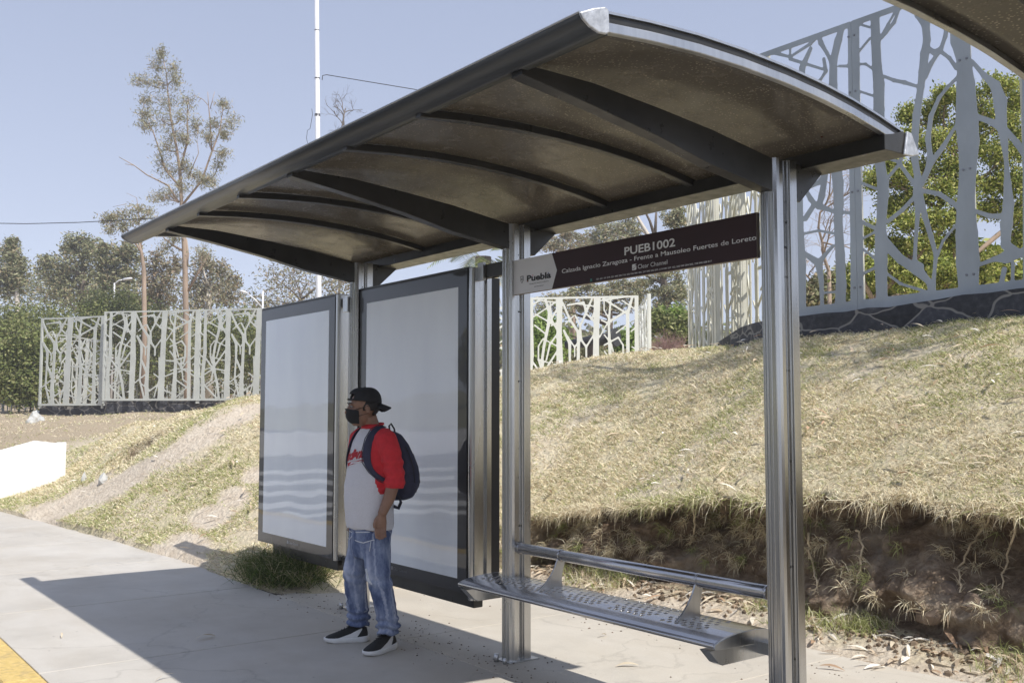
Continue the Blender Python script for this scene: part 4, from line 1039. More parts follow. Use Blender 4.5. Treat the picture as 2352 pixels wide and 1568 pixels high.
screen(U(1578, 466, 19.6), U(1640, 450, 15.4), 5.66, 3.3, 'cream screen seen at a grazing angle, leftmost of its cluster', 'screenc')
screen(U(1622, 460, 19.0), U(1700, 440, 15.2), 5.66, 3.3, 'cream screen seen at a grazing angle, in the middle of its cluster', 'screenc')
screen(U(1680, 447, 18.4), U(1775, 430, 14.6), 5.66, 3.3, 'cream screen seen at a grazing angle, right beside the near post', 'screenc')

NEAR = [[(575,880,28),(578,1100,29),(590,1300,30),(590,1540,30)],[(795,130,14),(775,200,20),(752,300,20),(750,420,22),(760,650,26),(765,820,28),(775,900,28),(778,1000,25),(775,1080,22),(785,1250,24),(790,1400,27),(783,1520,27)],
[(675,160,10),(690,210,12),(720,260,8),(745,310,10)],[(675,180,8),(640,215,8),(540,280,6),(440,255,9)],[(540,290,8),(700,340,6)],[(705,290,8),(715,350,9),(690,390,6),(640,420,6)],[(540,220,4),(540,275,4)],[(780,325,6),(830,325,7)],
[(850,100,30),(852,300,30),(858,800,30),(866,1200,32),(868,1520,34)],[(880,120,5),(930,135,5)],[(880,250,6),(930,190,6)],[(880,315,5),(910,315,5),(940,335,5)],[(885,450,5),(945,470,5)],
[(955,75,22),(960,200,24),(965,330,24),(975,420,28),(975,540,28),(980,800,24),(995,900,28),(995,960,28),(985,1100,24),(985,1160,30),(985,1280,32),(987,1400,28),(990,1480,28)],
[(985,180,6),(1020,120,6),(1065,40,6)],[(990,188,6),(1010,160,9),(1050,110,9),(1082,25,6)],[(1000,375,7),(1050,395,8),(1100,405,9),(1165,425,7)],
[(1150,20,16),(1170,70,19),(1205,120,20),(1210,200,18),(1200,260,22),(1190,350,20),(1180,430,17),(1160,560,19),(1150,680,18),(1150,780,16),(1165,870,16),(1165,940,22),(1165,1050,11),(1155,1180,8),(1150,1280,10),(1165,1310,30)],
[(1215,236,10),(1245,258,12),(1280,238,10),(1300,180,10),(1312,110,14),(1330,20,16)],[(1265,262,10),(1232,310,11),(1205,380,8)],[(1280,255,9),(1320,285,8),(1355,335,10)],
[(1360,380,8),(1310,430,8),(1270,480,9),(1230,570,11),(1215,680,13),(1225,760,12),(1210,840,10),(1185,900,14)],[(1350,620,7),(1290,720,12),(1230,800,14),(1200,870,14)],
[(1365,20,50),(1375,190,48),(1392,300,32),(1400,420,44),(1405,600,54),(1415,700,50),(1410,850,40),(1400,1000,42),(1405,1150,52),(1410,1280,55),(1415,1440,45)],
[(1430,300,8),(1490,370,12),(1545,420,22),(1570,500,30),(1575,600,24),(1590,700,16),(1600,800,9),(1605,900,16),(1610,1000,25),(1600,1100,28),(1595,1200,20),(1640,1230,20)],
[(1450,570,12),(1530,600,14),(1570,620,20)],[(1600,640,11),(1650,700,14),(1700,770,16)],[(1080,800,8),(1020,870,8)],[(1080,808,8),(1160,920,10)],[(1030,780,6),(1075,795,8),(1100,750,8)],
[(1020,1085,10),(1090,1030,10),(1155,960,10)],[(1190,935,11),(1270,950,10),(1330,990,11),(1365,1020,10)],[(1180,960,12),(1200,1060,13),(1230,1160,11),(1255,1250,10),(1245,1350,8),(1240,1470,12)],
[(1360,1095,6),(1290,1180,6),(1262,1250,7)],[(1005,1190,24),(1080,1270,20),(1160,1320,25),(1220,1380,13),(1238,1450,14)],[(1000,1330,5),(1080,1390,6),(1225,1435,7)],
[(885,895,6),(960,925,7)],[(895,1170,5),(960,1135,6)],[(895,1090,8),(960,1120,9)],[(890,1215,5),(960,1270,6)],[(890,1345,6),(960,1310,7)],
[(595,895,8),(640,975,12),(660,1000,12),(615,1070,14)],[(615,928,6),(680,895,11),(715,850,13)],[(710,870,15),(695,960,17),(680,1010,15),(750,1035,8),(840,1045,7)],[(610,1145,5),(680,1130,5),(760,1145,6)],
[(750,1205,8),(710,1250,9),(680,1290,18),(600,1235,9)],[(680,1290,20),(693,1380,12),(697,1530,8)],[(700,1435,5),(770,1430,5)],
[(1450,1035,9),(1520,1060,11),(1590,1060,14)],[(1460,1300,8),(1540,1270,11),(1600,1260,28),(1700,1230,18)],[(1590,1320,12),(1565,1430,9)],[(1632,1290,8),(1628,1430,7)],[(1690,150,14),(1695,800,14),(1700,1440,16)],
[(545,855,26),(575,760,24),(560,600,24),(590,440,22),(600,330,16),(640,240,10)],[(760,700,12),(690,640,10),(600,700,10)],[(620,450,8),(740,520,8)]]
SY = 5.54
def nconv(x, y, r):
    dx, dy = (1700 + .5101 * x) / 1.08844, .5101 * y / 1.08844
    p = UP(dx, dy, 1, SY); d = (p[0] - CAMLOC[0]) * AX[1] + (SY - CAMLOC[1]) * AY[1]
    return p[0], p[2], max(r, 5.5) * .4687 / FPX * d / .93
NSEG = strokes(NEAR, nconv)
zt = 5.70; tl_ = nconv(838, 105, 5)[1]; zt = tl_ - .03
bl = nconv(560, 1535, 5); brt = nconv(1686, 1398, 5)
bot = lambda x: bl[1] + (brt[1] - bl[1]) * (x - bl[0]) / (brt[0] - bl[0])
NX0 = nconv(398, 265, 5)[0]; NX1 = nconv(1700, 800, 5)[0] + .03
NSEG += [(NX0, zt, .035, NX1, zt, .035), (NX0 + .03, bot(NX0), .05, NX0 + .03, zt, .04), (NX0, bot(NX0), .055, NX1, bot(NX1), .055)]
nf = capsules(NSEG, .016)
seamx = [nconv(848, 500, 5)[0], nconv(1395, 500, 5)[0]]
def nfield(u, v):
    d = nf(u, v); d = np.maximum(d, v - zt - .03); d = np.maximum(d, (bl[1] - .06 + (brt[1] - bl[1]) * (u - bl[0]) / (brt[0] - bl[0])) - v)
    for s in seamx: d = np.maximum(d, .0028 - np.abs(u - s))
    return d
ns = tag(empty('metal_screen', (0, SY, bl[1] - .06)), 'big grey screen of cut-out tree trunks filling the right side, on the dark stone wall', 'metal screen', 'laser-cut tree pattern screens')
sheet_mesh('sheet', nfield, NX0 - .06, NX1, bl[1] - .15, zt + .06, .0125, lambda u, v, t: (u, (t - .5) * .008, v - bl[1] + .06), MAT['screenb'], .008, ns)
for s in seamx + [NX0 + .03, NX1 - .03]:
    mb = MB(); mb.box(s - .045, s + .045, .008, .075, bot(s) - bl[1] - .05, zt - bl[1] + .06, bev=.003); mb.build('post', MAT['screenc'], ns)  # cream colour imitates sun on the post sides behind the shaded sheet
for s in seamx:
    for dx in (-.035, .035):
        for z in (2.86, 3.9, 5.0, 5.62):
            mb = MB(); mb.tube([(s + dx, -.012, z - bl[1] + .06), (s + dx, -.003, z - bl[1] + .06)], .012, 7); mb.build('bolt', MAT['boltm'], ns)
k = NX1
for i, lab in ((0, 'grey cut-out screen continuing past the right edge of the view'),):
    screen((k + .04, SY), (k + 3.1, SY), zt + .03, 3.05, lab, 'screenb')

def stone_mat():
    m, n, l, b = newmat('dark_stone_masonry'); co = coords(n, 'World')
    mp = n.new('ShaderNodeMapping'); mp.inputs['Scale'].default_value = (1.7, 1.7, 3.6); l.new(co, mp.inputs[0])
    wv = n.new('ShaderNodeVectorMath'); wv.operation = 'ADD'
    nz = n.new('ShaderNodeTexNoise'); nz.inputs['Scale'].default_value = 2.5; l.new(co, nz.inputs['Vector'])
    sc = n.new('ShaderNodeVectorMath'); sc.operation = 'SCALE'; sc.inputs['Scale'].default_value = .6; l.new(nz.outputs['Color'], sc.inputs[0])
    l.new(mp.outputs[0], wv.inputs[0]); l.new(sc.outputs[0], wv.inputs[1])
    v = n.new('ShaderNodeTexVoronoi'); v.feature = 'DISTANCE_TO_EDGE'; v.inputs['Scale'].default_value = 1.0; l.new(wv.outputs[0], v.inputs['Vector'])
    v2 = n.new('ShaderNodeTexVoronoi'); v2.inputs['Scale'].default_value = 1.0; l.new(wv.outputs[0], v2.inputs['Vector'])
    st = ramp(n, l, noise(n, l, co, 16, 6, .7), [(.3, (.020, .022, .028)), (.55, (.045, .047, .056)), (.75, (.09, .09, .095))])
    hs = n.new('ShaderNodeHueSaturation'); l.new(st, hs.inputs['Color']); sp = n.new('ShaderNodeSeparateColor'); l.new(v2.outputs['Color'], sp.inputs[0])
    mr = n.new('ShaderNodeMapRange'); mr.inputs[3].default_value = .6; mr.inputs[4].default_value = 1.6; l.new(sp.outputs[0], mr.inputs[0]); l.new(mr.outputs[0], hs.inputs['Value'])
    e = ramp(n, l, v.outputs['Distance'], [(0, (1, 1, 1)), (.018, (1, 1, 1)), (.032, (0, 0, 0)), (1, (0, 0, 0))])
    l.new(mix(n, l, e, hs.outputs[0], (.24, .23, .215)), b.inputs['Base Color']); b.inputs['Roughness'].default_value = .85
    bump(n, l, b, v.outputs['Distance'], .6, .05)
    return m
MAT['stone'] = stone_mat()
def stonewall(pts, thick, label):
    """pts: (x, y, zbottom, ztop) along the face; built as one wall with a slightly uneven top"""
    mb = MB(); P = []
    for (a, b) in zip(pts[:-1], pts[1:]):
        m = max(2, int(np.hypot(b[0] - a[0], b[1] - a[1]) / .25))
        for t in np.linspace(0, 1, m, endpoint=False): P.append([a[k] + (b[k] - a[k]) * t for k in range(4)])
    P.append(list(pts[-1])); vs = []
    for i, p in enumerate(P):
        q, r = P[max(0, i - 1)], P[min(len(P) - 1, i + 1)]; dx, dy = r[0] - q[0], r[1] - q[1]; L = math.hypot(dx, dy); nx, ny = -dy / L * thick, dx / L * thick
        j = rng.normal(0, .008)
        vs += [(p[0], p[1], p[2]), (p[0], p[1], p[3] + j), (p[0] + nx, p[1] + ny, p[3] + j), (p[0] + nx, p[1] + ny, p[2])]
    fs = [(0, 1, 2, 3), tuple(4 * (len(P) - 1) + k for k in (3, 2, 1, 0))]
    for i in range(len(P) - 1):
        for k in range(4): fs.append((4 * i + k, 4 * i + 4 + k, 4 * i + 4 + (k + 1) % 4, 4 * i + (k + 1) % 4))
    mb.add(vs, fs); return tag(mb.build('stone_wall', MAT['stone']), label, 'stone wall')
pc = [U(1632, 797, 16.5), U(1655, 782, 15), U(1690, 757, 13.5), U(1725, 742, 12.6), U(1757, 737, 11.9)]
stonewall([(p[0], p[1], p[2] - 1.0, p[2]) for p in pc] + [(NX0 + .15, SY - .12, 1.9, bl[1] - .04), (NX0 + .4, SY - .15, 1.9, bl[1] - .055), (brt[0], SY - .15, 1.9, brt[1] - .055), (8, SY - .15, 1.9, brt[1] + .0)], .42,
          'dark stone footing under the big grey screen, curving back at its left end')
a = U(90, 945, 35.4); b = U(240, 945, 34.4); c = U(674, 945, 32.5)
stonewall([(a[0], a[1], 1.0, 1.745), (b[0], b[1], 1.0, 1.745)], .5, 'far stone footing below the leftmost screen')
stonewall([(b[0], b[1], 1.0, 1.90), (c[0], c[1], 1.0, 1.90)], .5, 'long far stone footing below the tall pale screens')

# ------------------------------------------------------------------ trees
MAT['leaf'] = attr_mat('foliage', rough=.6, trans=.22, spec=.25)
MAT['bark'] = M('eucalyptus_bark', (.33, .25, .19), .9, 0, .35, 3, .3, 30, stretch=(1, 1, .3))
MAT['barkd'] = M('dark_bark', (.13, .105, .085), .95, 0, .4, 4, .4, 30, stretch=(1, 1, .3))
MAT['barkw'] = M('pale_bark', (.55, .50, .43), .85, 0, .2, 3, .2, 30, stretch=(1, 1, .3))
EUC = np.array([(.33, .33, .21), (.40, .39, .27), (.25, .26, .16), (.44, .40, .27), (.38, .30, .19)])
OLV = np.array([(.25, .26, .135), (.33, .34, .19), (.18, .195, .10), (.39, .38, .23), (.38, .31, .19)])
BRN = np.array([(.30, .25, .165), (.25, .24, .145), (.38, .28, .18), (.20, .195, .11), (.36, .32, .22)])
GRB = np.array([(.17, .20, .065), (.23, .26, .09), (.12, .145, .045), (.31, .31, .14)])
YEL = np.array([(.33, .38, .08), (.45, .47, .13), (.22, .27, .06), (.56, .54, .20), (.14, .18, .04)])
LIM = np.array([(.26, .36, .09), (.33, .43, .13), (.19, .27, .07)])
def leafquads(C, L, W, pal, droop, spread):
    n = len(C); D = rng.normal(size=(n, 3)); D[:, 2] = D[:, 2] * .6 - droop; D /= np.linalg.norm(D, axis=1)[:, None]
    s = np.cross(D, rng.normal(size=(n, 3))); s /= np.linalg.norm(s, axis=1)[:, None]
    L = L * rng.uniform(.6, 1.3, n); W = W * rng.uniform(.7, 1.3, n)
    a = C - D * (L / 2)[:, None]; b = C + D * (L / 2)[:, None]
    V = np.stack([a, C + s * (W / 2)[:, None], b, C - s * (W / 2)[:, None]], 1)
    return V.reshape(-1, 3), np.arange(4 * n).reshape(n, 4), pick(pal, n)
def curve(a, b, bend, k=5):
    a, b = np.array(a, float), np.array(b, float); o = []
    off = rng.normal(size=3) * bend * np.linalg.norm(b - a)
    for t in np.linspace(0, 1, k): o.append(a + (b - a) * t + off * math.sin(math.pi * t))
    return o
def tree(name, label, cat, d, trunk, blobs, pal, leaf=(.16, .05), bark='bark', limbs=(), group=None, nclump=7, nleaf=26, droop=.8, conv=None, subs=5, tight=.30, lean=0, limbr=.35):
    """trunk: list of (x, y, r) in survey px; blobs: (x, y, rx, ry[, depth offset]) in survey px at distance d"""
    cv = conv or (lambda x, y: (x, y)); k = d / FPX
    T = [U(*cv(p[0], p[1]), d) for p in trunk]; TR = [p[2] * k for p in trunk]
    g = float(upper(T[0][0], T[0][1])); 
    if T[0][2] > g - .1: T[0] = np.array([T[0][0], T[0][1], g - .2]) if len(T) < 3 else T[0]; 
    if T[0][2] > g: T = [np.array([T[0][0], T[0][1], g - .2])] + T; TR = [TR[0] * 1.15] + TR
    root_ = tag(empty(name, tuple(T[0])), label, cat, group)
    o = T[0]; mb = MB(); mb.tube([p - o for p in T], TR, 8)
    LI = []
    for lb in limbs:
        q = [U(*cv(p[0], p[1]), d + (p[3] if len(p) > 3 else 0)) for p in lb]; mb.tube([p - o for p in q], [max(p[2] * k, .006) for p in lb], 6); LI += list(zip(q, [p[2] * k for p in lb]))
    anchors = [(p, r) for p, r in zip(T, TR)][1:] + LI
    # densify the trunk for attachment points
    dens = []
    for (p, q) in zip(list(zip(T, TR))[:-1], list(zip(T, TR))[1:]):
        for t in np.linspace(0, 1, 6): dens.append((p[0] * (1 - t) + q[0] * t, p[1] * (1 - t) + q[1] * t))
    dens += LI
    Cc = []; sc_ = 1.0; g_ = (1.22 if conv is c5 else 1.0) if nleaf <= 24 or conv is cC else 1.42; nclump = nclump if nleaf <= 24 or conv is cC else int(nclump * 1.9)
    if conv: sc_ = conv.s
    for b in blobs:
        x, y, rx, ry = b[:4]; off = b[4] if len(b) > 4 else rng.uniform(-.5, .5) * rx * sc_ * k * 1.5
        c = U(*cv(x, y), d + off); Rx, Rz = rx * sc_ * k * g_, ry * sc_ * k * g_
        best = min(dens, key=lambda q: np.linalg.norm(q[0] - c) + 1.6 * max(0, q[0][2] - c[2] + .35 * np.linalg.norm(q[0][:2] - c[:2])))
        r0 = min(best[1] * .6, .03 + .035 * np.linalg.norm(best[0] - c)) * limbr / .35
        pts = curve(best[0], c, .10); mb.tube([p - o for p in pts], list(np.linspace(max(r0, .012), .012, 5)), 5)
        for s in range(subs):
            th = rng.normal(size=3); th /= np.linalg.norm(th); e = c + th * np.array([Rx, Rx, Rz]) * rng.uniform(.5, .95)
            pp = curve(pts[rng.integers(2, 5)], e, .12, 4); mb.tube([p - o for p in pp], [.012, .009, .007, .004], 3, caps=False)
        for s in range(nclump):
            th = rng.normal(size=3); th /= np.linalg.norm(th); e = c + th * np.array([Rx, Rx, Rz]) * (rng.random() ** .5) * .92
            n = max(3, int(nleaf * rng.uniform(.4, 1.5))); Cc.append(e + rng.normal(size=(n, 3)) * np.array([Rx, Rx, Rz]) * tight * rng.uniform(.6, 1.2))
    mb.build('trunk', MAT[bark], root_)
    if Cc:
        C = np.concatenate(Cc); V, F, cl = leafquads(C - o, leaf[0], leaf[1], pal, droop, 0); fastmesh('crown', V, F, MAT['leaf'], root_, cl)
    return root_
class Cv:
    def __init__(s, x0, y0, k): s.x0, s.y0, s.k = x0, y0, k; s.s = k / 1.08844
    def __call__(s, x, y): return (s.x0 + s.k * x) / 1.08844, (s.y0 + s.k * y) / 1.08844
c5 = Cv(240, 100, .3828); c6 = Cv(0, 560, .3188); c8 = Cv(1340, 500, .2636); cC = Cv(1700, 0, .5101)
GR = 'trees beyond the screens'
tree('eucalyptus_tree', 'tallest eucalyptus with a bare brown trunk and sparse crown, above the shelter roof', 'tree', 45,
     [(600, 2160, 7.5), (585, 1700, 6.8), (580, 1400, 6.2), (560, 1100, 4.6), (548, 850, 3.8), (525, 700, 3), (490, 520, 2.2), (470, 350, 1.7), (460, 220, 1.2), (430, 90, .7)],
     [(425, 85, 28, 32), (400, 165, 45, 45), (505, 180, 40, 55), (290, 262, 60, 34), (400, 280, 50, 50), (520, 270, 36, 50), (340, 390, 50, 45), (470, 400, 60, 50), (600, 400, 50, 60), (320, 480, 45, 40), (430, 520, 70, 50), (560, 500, 60, 60), (650, 560, 34, 50), (310, 565, 50, 34), (500, 620, 70, 55), (460, 700, 50, 50), (580, 640, 40, 40), (430, 800, 45, 60), (500, 860, 60, 50), (590, 830, 36, 50), (650, 880, 50, 36), (700, 930, 40, 40), (830, 430, 45, 34), (890, 540, 50, 50), (770, 560, 45, 40), (840, 620, 36, 34), (730, 640, 36, 34), (840, 740, 45, 30), (800, 810, 36, 50), (400, 1020, 50, 36), (470, 1010, 50, 45), (560, 960, 50, 50), (750, 920, 34, 45), (450, 1350, 50, 40), (690, 1400, 50, 50), (520, 1290, 36, 36)],
     EUC, (.20, .034), 'bark', limbs=[[(562, 1080, 2.8), (690, 920, 2.4), (760, 720, 2), (810, 590, 1.5), (830, 430, .8)], [(548, 960, 2.8), (455, 850, 2.4), (400, 680, 1.6), (370, 590, 1.3), (300, 520, .7)], [(555, 830, 3), (600, 650, 2.2), (595, 480, 1.4), (600, 380, .9)],
            [(540, 1060, 3), (470, 950, 2.2), (330, 880, 1.6), (250, 820, 1.2), (150, 765, .7)], [(250, 820, 1), (190, 810, .6)], [(755, 720, 2), (745, 520, 1.5), (735, 430, 1.1), (700, 390, .8), (640, 360, .5)], [(735, 430, 1), (730, 340, .6)], [(745, 450, .9), (775, 340, .5)], [(600, 900, 1.4), (670, 740, .9), (660, 650, .5)], [(575, 1380, 3.5), (500, 1340, 2.4), (440, 1290, 1.5)], [(590, 1480, 4), (600, 1400, 3), (590, 1300, 2)], [(600, 1640, 3), (690, 1480, 2.4), (740, 1390, 1.6)]],
     group=GR, nclump=26, nleaf=12, conv=c5, tight=.42, subs=9)
tree('eucalyptus_tree', 'thin eucalyptus with a straight tan trunk just left of the tallest one', 'tree', 42,
     [(318, 1900, 6), (312, 1500, 5), (300, 1400, 3.6), (285, 1320, 2.2)],
     [(60, 1170, 46, 36), (120, 1165, 40, 40), (200, 1150, 56, 40), (280, 1110, 60, 36), (345, 1130, 40, 40), (100, 1230, 46, 36), (180, 1220, 40, 50), (250, 1180, 46, 40)],
     EUC, (.16, .04), 'bark', limbs=[[(305, 1400, 3), (230, 1280, 2), (170, 1200, 1.2), (100, 1180, .7)], [(300, 1400, 2.6), (280, 1200, 1.4), (275, 1100, 1), (265, 1030, .6), (200, 1000, .4)], [(200, 1070, .6), (110, 1090, .4)]], group=GR, nclump=13, nleaf=18, conv=c5, tight=.34, subs=7)
tree('eucalyptus_tree', 'green tree with a white trunk standing at the left edge', 'tree', 60, [(137, 900, 7), (137, 820, 7), (135, 560, 5), (120, 400, 3)],
     [(95, 150, 36, 40), (80, 200, 56, 50), (40, 240, 60, 60), (120, 260, 60, 60), (60, 330, 80, 70), (150, 340, 50, 70), (90, 420, 80, 70), (160, 440, 50, 60), (20, 420, 60, 70), (110, 500, 70, 50), (30, 510, 60, 50)], OLV, (.24, .09), 'barkw', group=GR, nclump=8, nleaf=34, conv=c6, droop=.3)
tree('broad_tree', 'broad olive green tree with the highest rounded crown behind the leftmost far screens', 'tree', 66, [(640, 900, 12), (650, 700, 10), (650, 500, 8), (650, 300, 5)],
     [(590, 130, 60, 44), (545, 200, 60, 50), (680, 140, 70, 50), (620, 210, 80, 60), (700, 230, 80, 60), (580, 300, 80, 60), (680, 330, 90, 60), (400, 290, 70, 50), (400, 370, 90, 70), (480, 360, 70, 60), (500, 450, 90, 60), (600, 430, 90, 60), (370, 330, 60, 70), (440, 460, 80, 60), (700, 430, 80, 60), (600, 540, 110, 60), (480, 560, 90, 60), (720, 540, 80, 60), (640, 620, 110, 60)], OLV, (.25, .10), 'barkd', group=GR, nclump=8, nleaf=34, conv=c6, droop=.3)
tree('broad_tree', 'dark olive tree right of the broadest crown, partly behind the thin trunk', 'tree', 62, [(900, 900, 10), (900, 700, 9), (900, 500, 7), (900, 320, 5)],
     [(820, 190, 60, 50), (880, 240, 70, 60), (800, 270, 60, 60), (960, 220, 60, 50), (1020, 200, 60, 50), (1050, 280, 56, 60), (940, 320, 80, 60), (850, 350, 80, 60), (1010, 360, 70, 60), (820, 430, 70, 60), (920, 430, 80, 60), (1020, 450, 80, 60), (860, 530, 90, 60), (980, 550, 90, 60), (1060, 600, 70, 60), (800, 610, 90, 60), (1180, 640, 80, 50)], OLV, (.24, .10), 'barkd', group=GR, nclump=8, nleaf=32, conv=c6, droop=.3)
tree('broad_tree', 'brownish thinning tree left of the tallest trunk', 'tree', 56, [(1260, 900, 8), (1250, 700, 7), (1240, 500, 5)],
     [(1220, 260, 60, 50), (1180, 330, 60, 60), (1280, 330, 60, 60), (1230, 410, 80, 60), (1330, 400, 60, 60), (1150, 470, 70, 60), (1300, 500, 80, 60), (1220, 560, 80, 60), (1150, 600, 60, 50), (1310, 600, 70, 50), (1380, 300, 40, 50)], BRN, (.22, .075), 'barkd', group=GR, nclump=7, nleaf=26, conv=c6, droop=.5)
tree('broad_tree', 'grey-green domed tree right of the tallest trunk', 'tree', 58, [(1650, 900, 9), (1640, 700, 8), (1640, 500, 6)],
     [(1580, 260, 56, 44), (1650, 310, 70, 50), (1570, 350, 60, 60), (1730, 350, 60, 50), (1660, 400, 90, 60), (1790, 420, 60, 60), (1560, 450, 70, 60), (1840, 480, 40, 60), (1740, 490, 80, 60), (1620, 520, 90, 60), (1540, 560, 60, 50), (1800, 570, 60, 50), (1700, 600, 100, 50), (1590, 640, 80, 50)], np.concatenate([BRN, EUC]), (.22, .08), 'barkw', group=GR, nclump=7, nleaf=26, conv=c6, droop=.5)
tree('broad_tree', 'rounded brownish tree behind the white pole, between the lamp and the roof', 'tree', 60, [(700, 900, 9), (700, 760, 8), (690, 690, 5)],
     [(630, 640, 36, 30), (670, 625, 40, 30), (710, 645, 44, 34), (620, 690, 36, 34), (670, 690, 44, 36), (730, 690, 44, 36), (770, 670, 40, 34), (600, 720, 26, 26), (800, 650, 40, 30), (840, 670, 36, 30)], np.concatenate([BRN, EUC]), (.22, .08), 'barkd', group=GR, nclump=8, nleaf=30, droop=.5)
tree('broad_tree', 'low hazy olive trees filling the gap left of the broadest crown, behind the white trunk', 'tree', 78, [(200, 900, 6), (200, 720, 5)],
     [(120, 640, 50, 36), (160, 690, 60, 40), (90, 690, 50, 40), (220, 650, 50, 40), (250, 700, 60, 40), (180, 740, 70, 40), (60, 660, 50, 40), (300, 690, 50, 40), (20, 690, 60, 40)], OLV, (.30, .12), 'barkd', group=GR, nclump=9, nleaf=34, droop=.3)
tree('broad_tree', 'low hazy olive trees behind the tallest trunk, just above the pale screens', 'tree', 80, [(450, 900, 6), (450, 720, 5)],
     [(350, 680, 50, 36), (390, 650, 50, 40), (440, 690, 60, 36), (480, 660, 50, 40), (530, 690, 50, 36), (330, 720, 60, 36), (400, 730, 60, 36), (560, 710, 50, 30), (480, 740, 60, 36)], np.concatenate([OLV, BRN]), (.30, .12), 'barkd', group=GR, nclump=8, nleaf=30, droop=.3)
for i, (lab, pal, dd, bl_) in enumerate((
    ('dense yellow-green shrubs low behind the middle of the big grey screen', YEL, 19, [(1990, 640, 40, 34), (2060, 650, 50, 34), (2130, 640, 50, 40), (2200, 650, 50, 34), (2270, 640, 50, 40), (2330, 650, 40, 34), (2100, 600, 50, 34), (2240, 600, 50, 34), (2030, 690, 50, 20), (2150, 690, 60, 20), (2290, 680, 60, 24)]),
    ('thin olive shrubs low behind the left end of the big grey screen', OLV, 24, [(1850, 680, 26, 20), (1890, 670, 30, 24), (1930, 660, 30, 30), (1960, 690, 30, 20), (1880, 710, 40, 16)]),
    ('dense bright green bush at the left edge of the picture', GRB, 38, [(40, 880, 50, 26), (0, 880, 50, 26), (25, 780, 50, 30), (60, 800, 50, 40), (5, 830, 50, 50), (50, 850, 50, 50), (85, 830, 36, 50), (20, 890, 60, 36), (70, 890, 40, 30)]),
    ('feathery green bush rising above the leftmost far screen', GRB, 50, [(60, 735, 50, 26), (120, 745, 50, 34), (20, 740, 40, 30), (170, 770, 50, 40), (110, 800, 60, 50), (190, 830, 60, 50)]),
    ('light green leafy bush above the joint of the first two far screens', GRB, 50, [(240, 700, 40, 26), (280, 710, 44, 24), (220, 730, 50, 30), (320, 730, 50, 26), (260, 770, 60, 40), (340, 780, 50, 44), (300, 830, 70, 50)]),
    ('olive bush behind the tall pale screen', OLV, 52, [(380, 760, 50, 34), (430, 780, 50, 44), (400, 830, 60, 50), (470, 830, 50, 50), (360, 860, 60, 36)]),
    ('bright green bush behind the screen beside the left panel', GRB, 48, [(500, 770, 34, 34), (540, 760, 34, 40), (580, 780, 34, 44), (520, 820, 50, 44), (575, 840, 50, 44)]),
    ('lime green shrub seen through the left half of the white screen', LIM, 34, [(1225, 770, 24, 24), (1250, 750, 24, 20), (1240, 800, 36, 24), (1280, 790, 30, 26), (1215, 810, 30, 24)]),
    ('lime green shrub seen through the right end of the white screen', LIM, 36, [(1440, 780, 24, 20), (1460, 800, 30, 24), (1420, 800, 24, 24), (1530, 740, 20, 22), (1555, 730, 18, 22)]),
    ('dark green shrub in the middle behind the white screen', OLV, 36, [(1320, 810, 34, 24), (1370, 820, 40, 22), (1300, 830, 30, 20), (1400, 830, 30, 20)]),
    ('low green shrub between the pink bush and the cream screens', GRB, 33, [(1500, 740, 24, 20), (1560, 770, 22, 30), (1580, 790, 30, 26), (1640, 790, 40, 26)]))):
    b0 = bl_[-1]; tree('bush', lab, 'bush', dd, [(b0[0], b0[1] + 60, 2), (b0[0], b0[1], 1.5)], bl_, pal, (.17, .08), 'barkd', group='bushes behind the screens', nclump=20, nleaf=44, droop=.2, tight=.30, subs=3)
tree('eucalyptus_tree', 'dark-trunked tree between the pink bush and the sign board', 'tree', 42, [(1255, 1250, 13), (1250, 1100, 12), (1235, 950, 10), (1215, 800, 8), (1170, 560, 6), (1130, 330, 4)],
     [(1250, 150, 70, 60), (1350, 90, 60, 50), (1380, 190, 50, 50), (1290, 230, 60, 40), (1150, 560, 90, 60), (1300, 640, 80, 60), (1200, 720, 90, 50), (1350, 760, 70, 70), (1270, 850, 90, 60), (1150, 880, 80, 50), (1330, 930, 70, 60), (1380, 880, 50, 60), (1180, 980, 60, 40), (1330, 1040, 60, 50), (1050, 780, 80, 40)],
     np.concatenate([OLV, EUC[:3]]), (.17, .06), 'barkd', limbs=[[(1120, 330, 4), (1080, 200, 3), (1010, 60, 2)], [(1130, 310, 4), (1140, 120, 2.6)], [(1220, 800, 4), (1080, 730, 3), (980, 690, 1.6)], [(1240, 1050, 3), (1110, 1035, 1.5)], [(1180, 500, 3), (1290, 380, 2), (1350, 200, 1)]], group=GR, nclump=8, nleaf=30, conv=c8, droop=.5)
tree('eucalyptus_tree', 'pale-limbed tree seen above the sign board', 'tree', 50, [(1240, 1200, 5), (1235, 890, 4.5), (1200, 700, 4.5), (1150, 500, 5), (1060, 330, 5), (950, 140, 3)],
     [(860, 220, 70, 50), (800, 270, 80, 50), (620, 280, 80, 50), (720, 330, 100, 50), (560, 340, 70, 50), (860, 330, 80, 40), (640, 390, 100, 50), (950, 300, 60, 60), (900, 130, 50, 40), (760, 420, 120, 50)],
     np.concatenate([EUC, OLV[:3]]), (.19, .06), 'barkw', limbs=[[(1060, 330, 3), (960, 260, 2), (860, 240, 1.2)], [(950, 140, 2), (880, 60, 1)]], group=GR, nclump=8, nleaf=28, conv=c8, droop=.5)
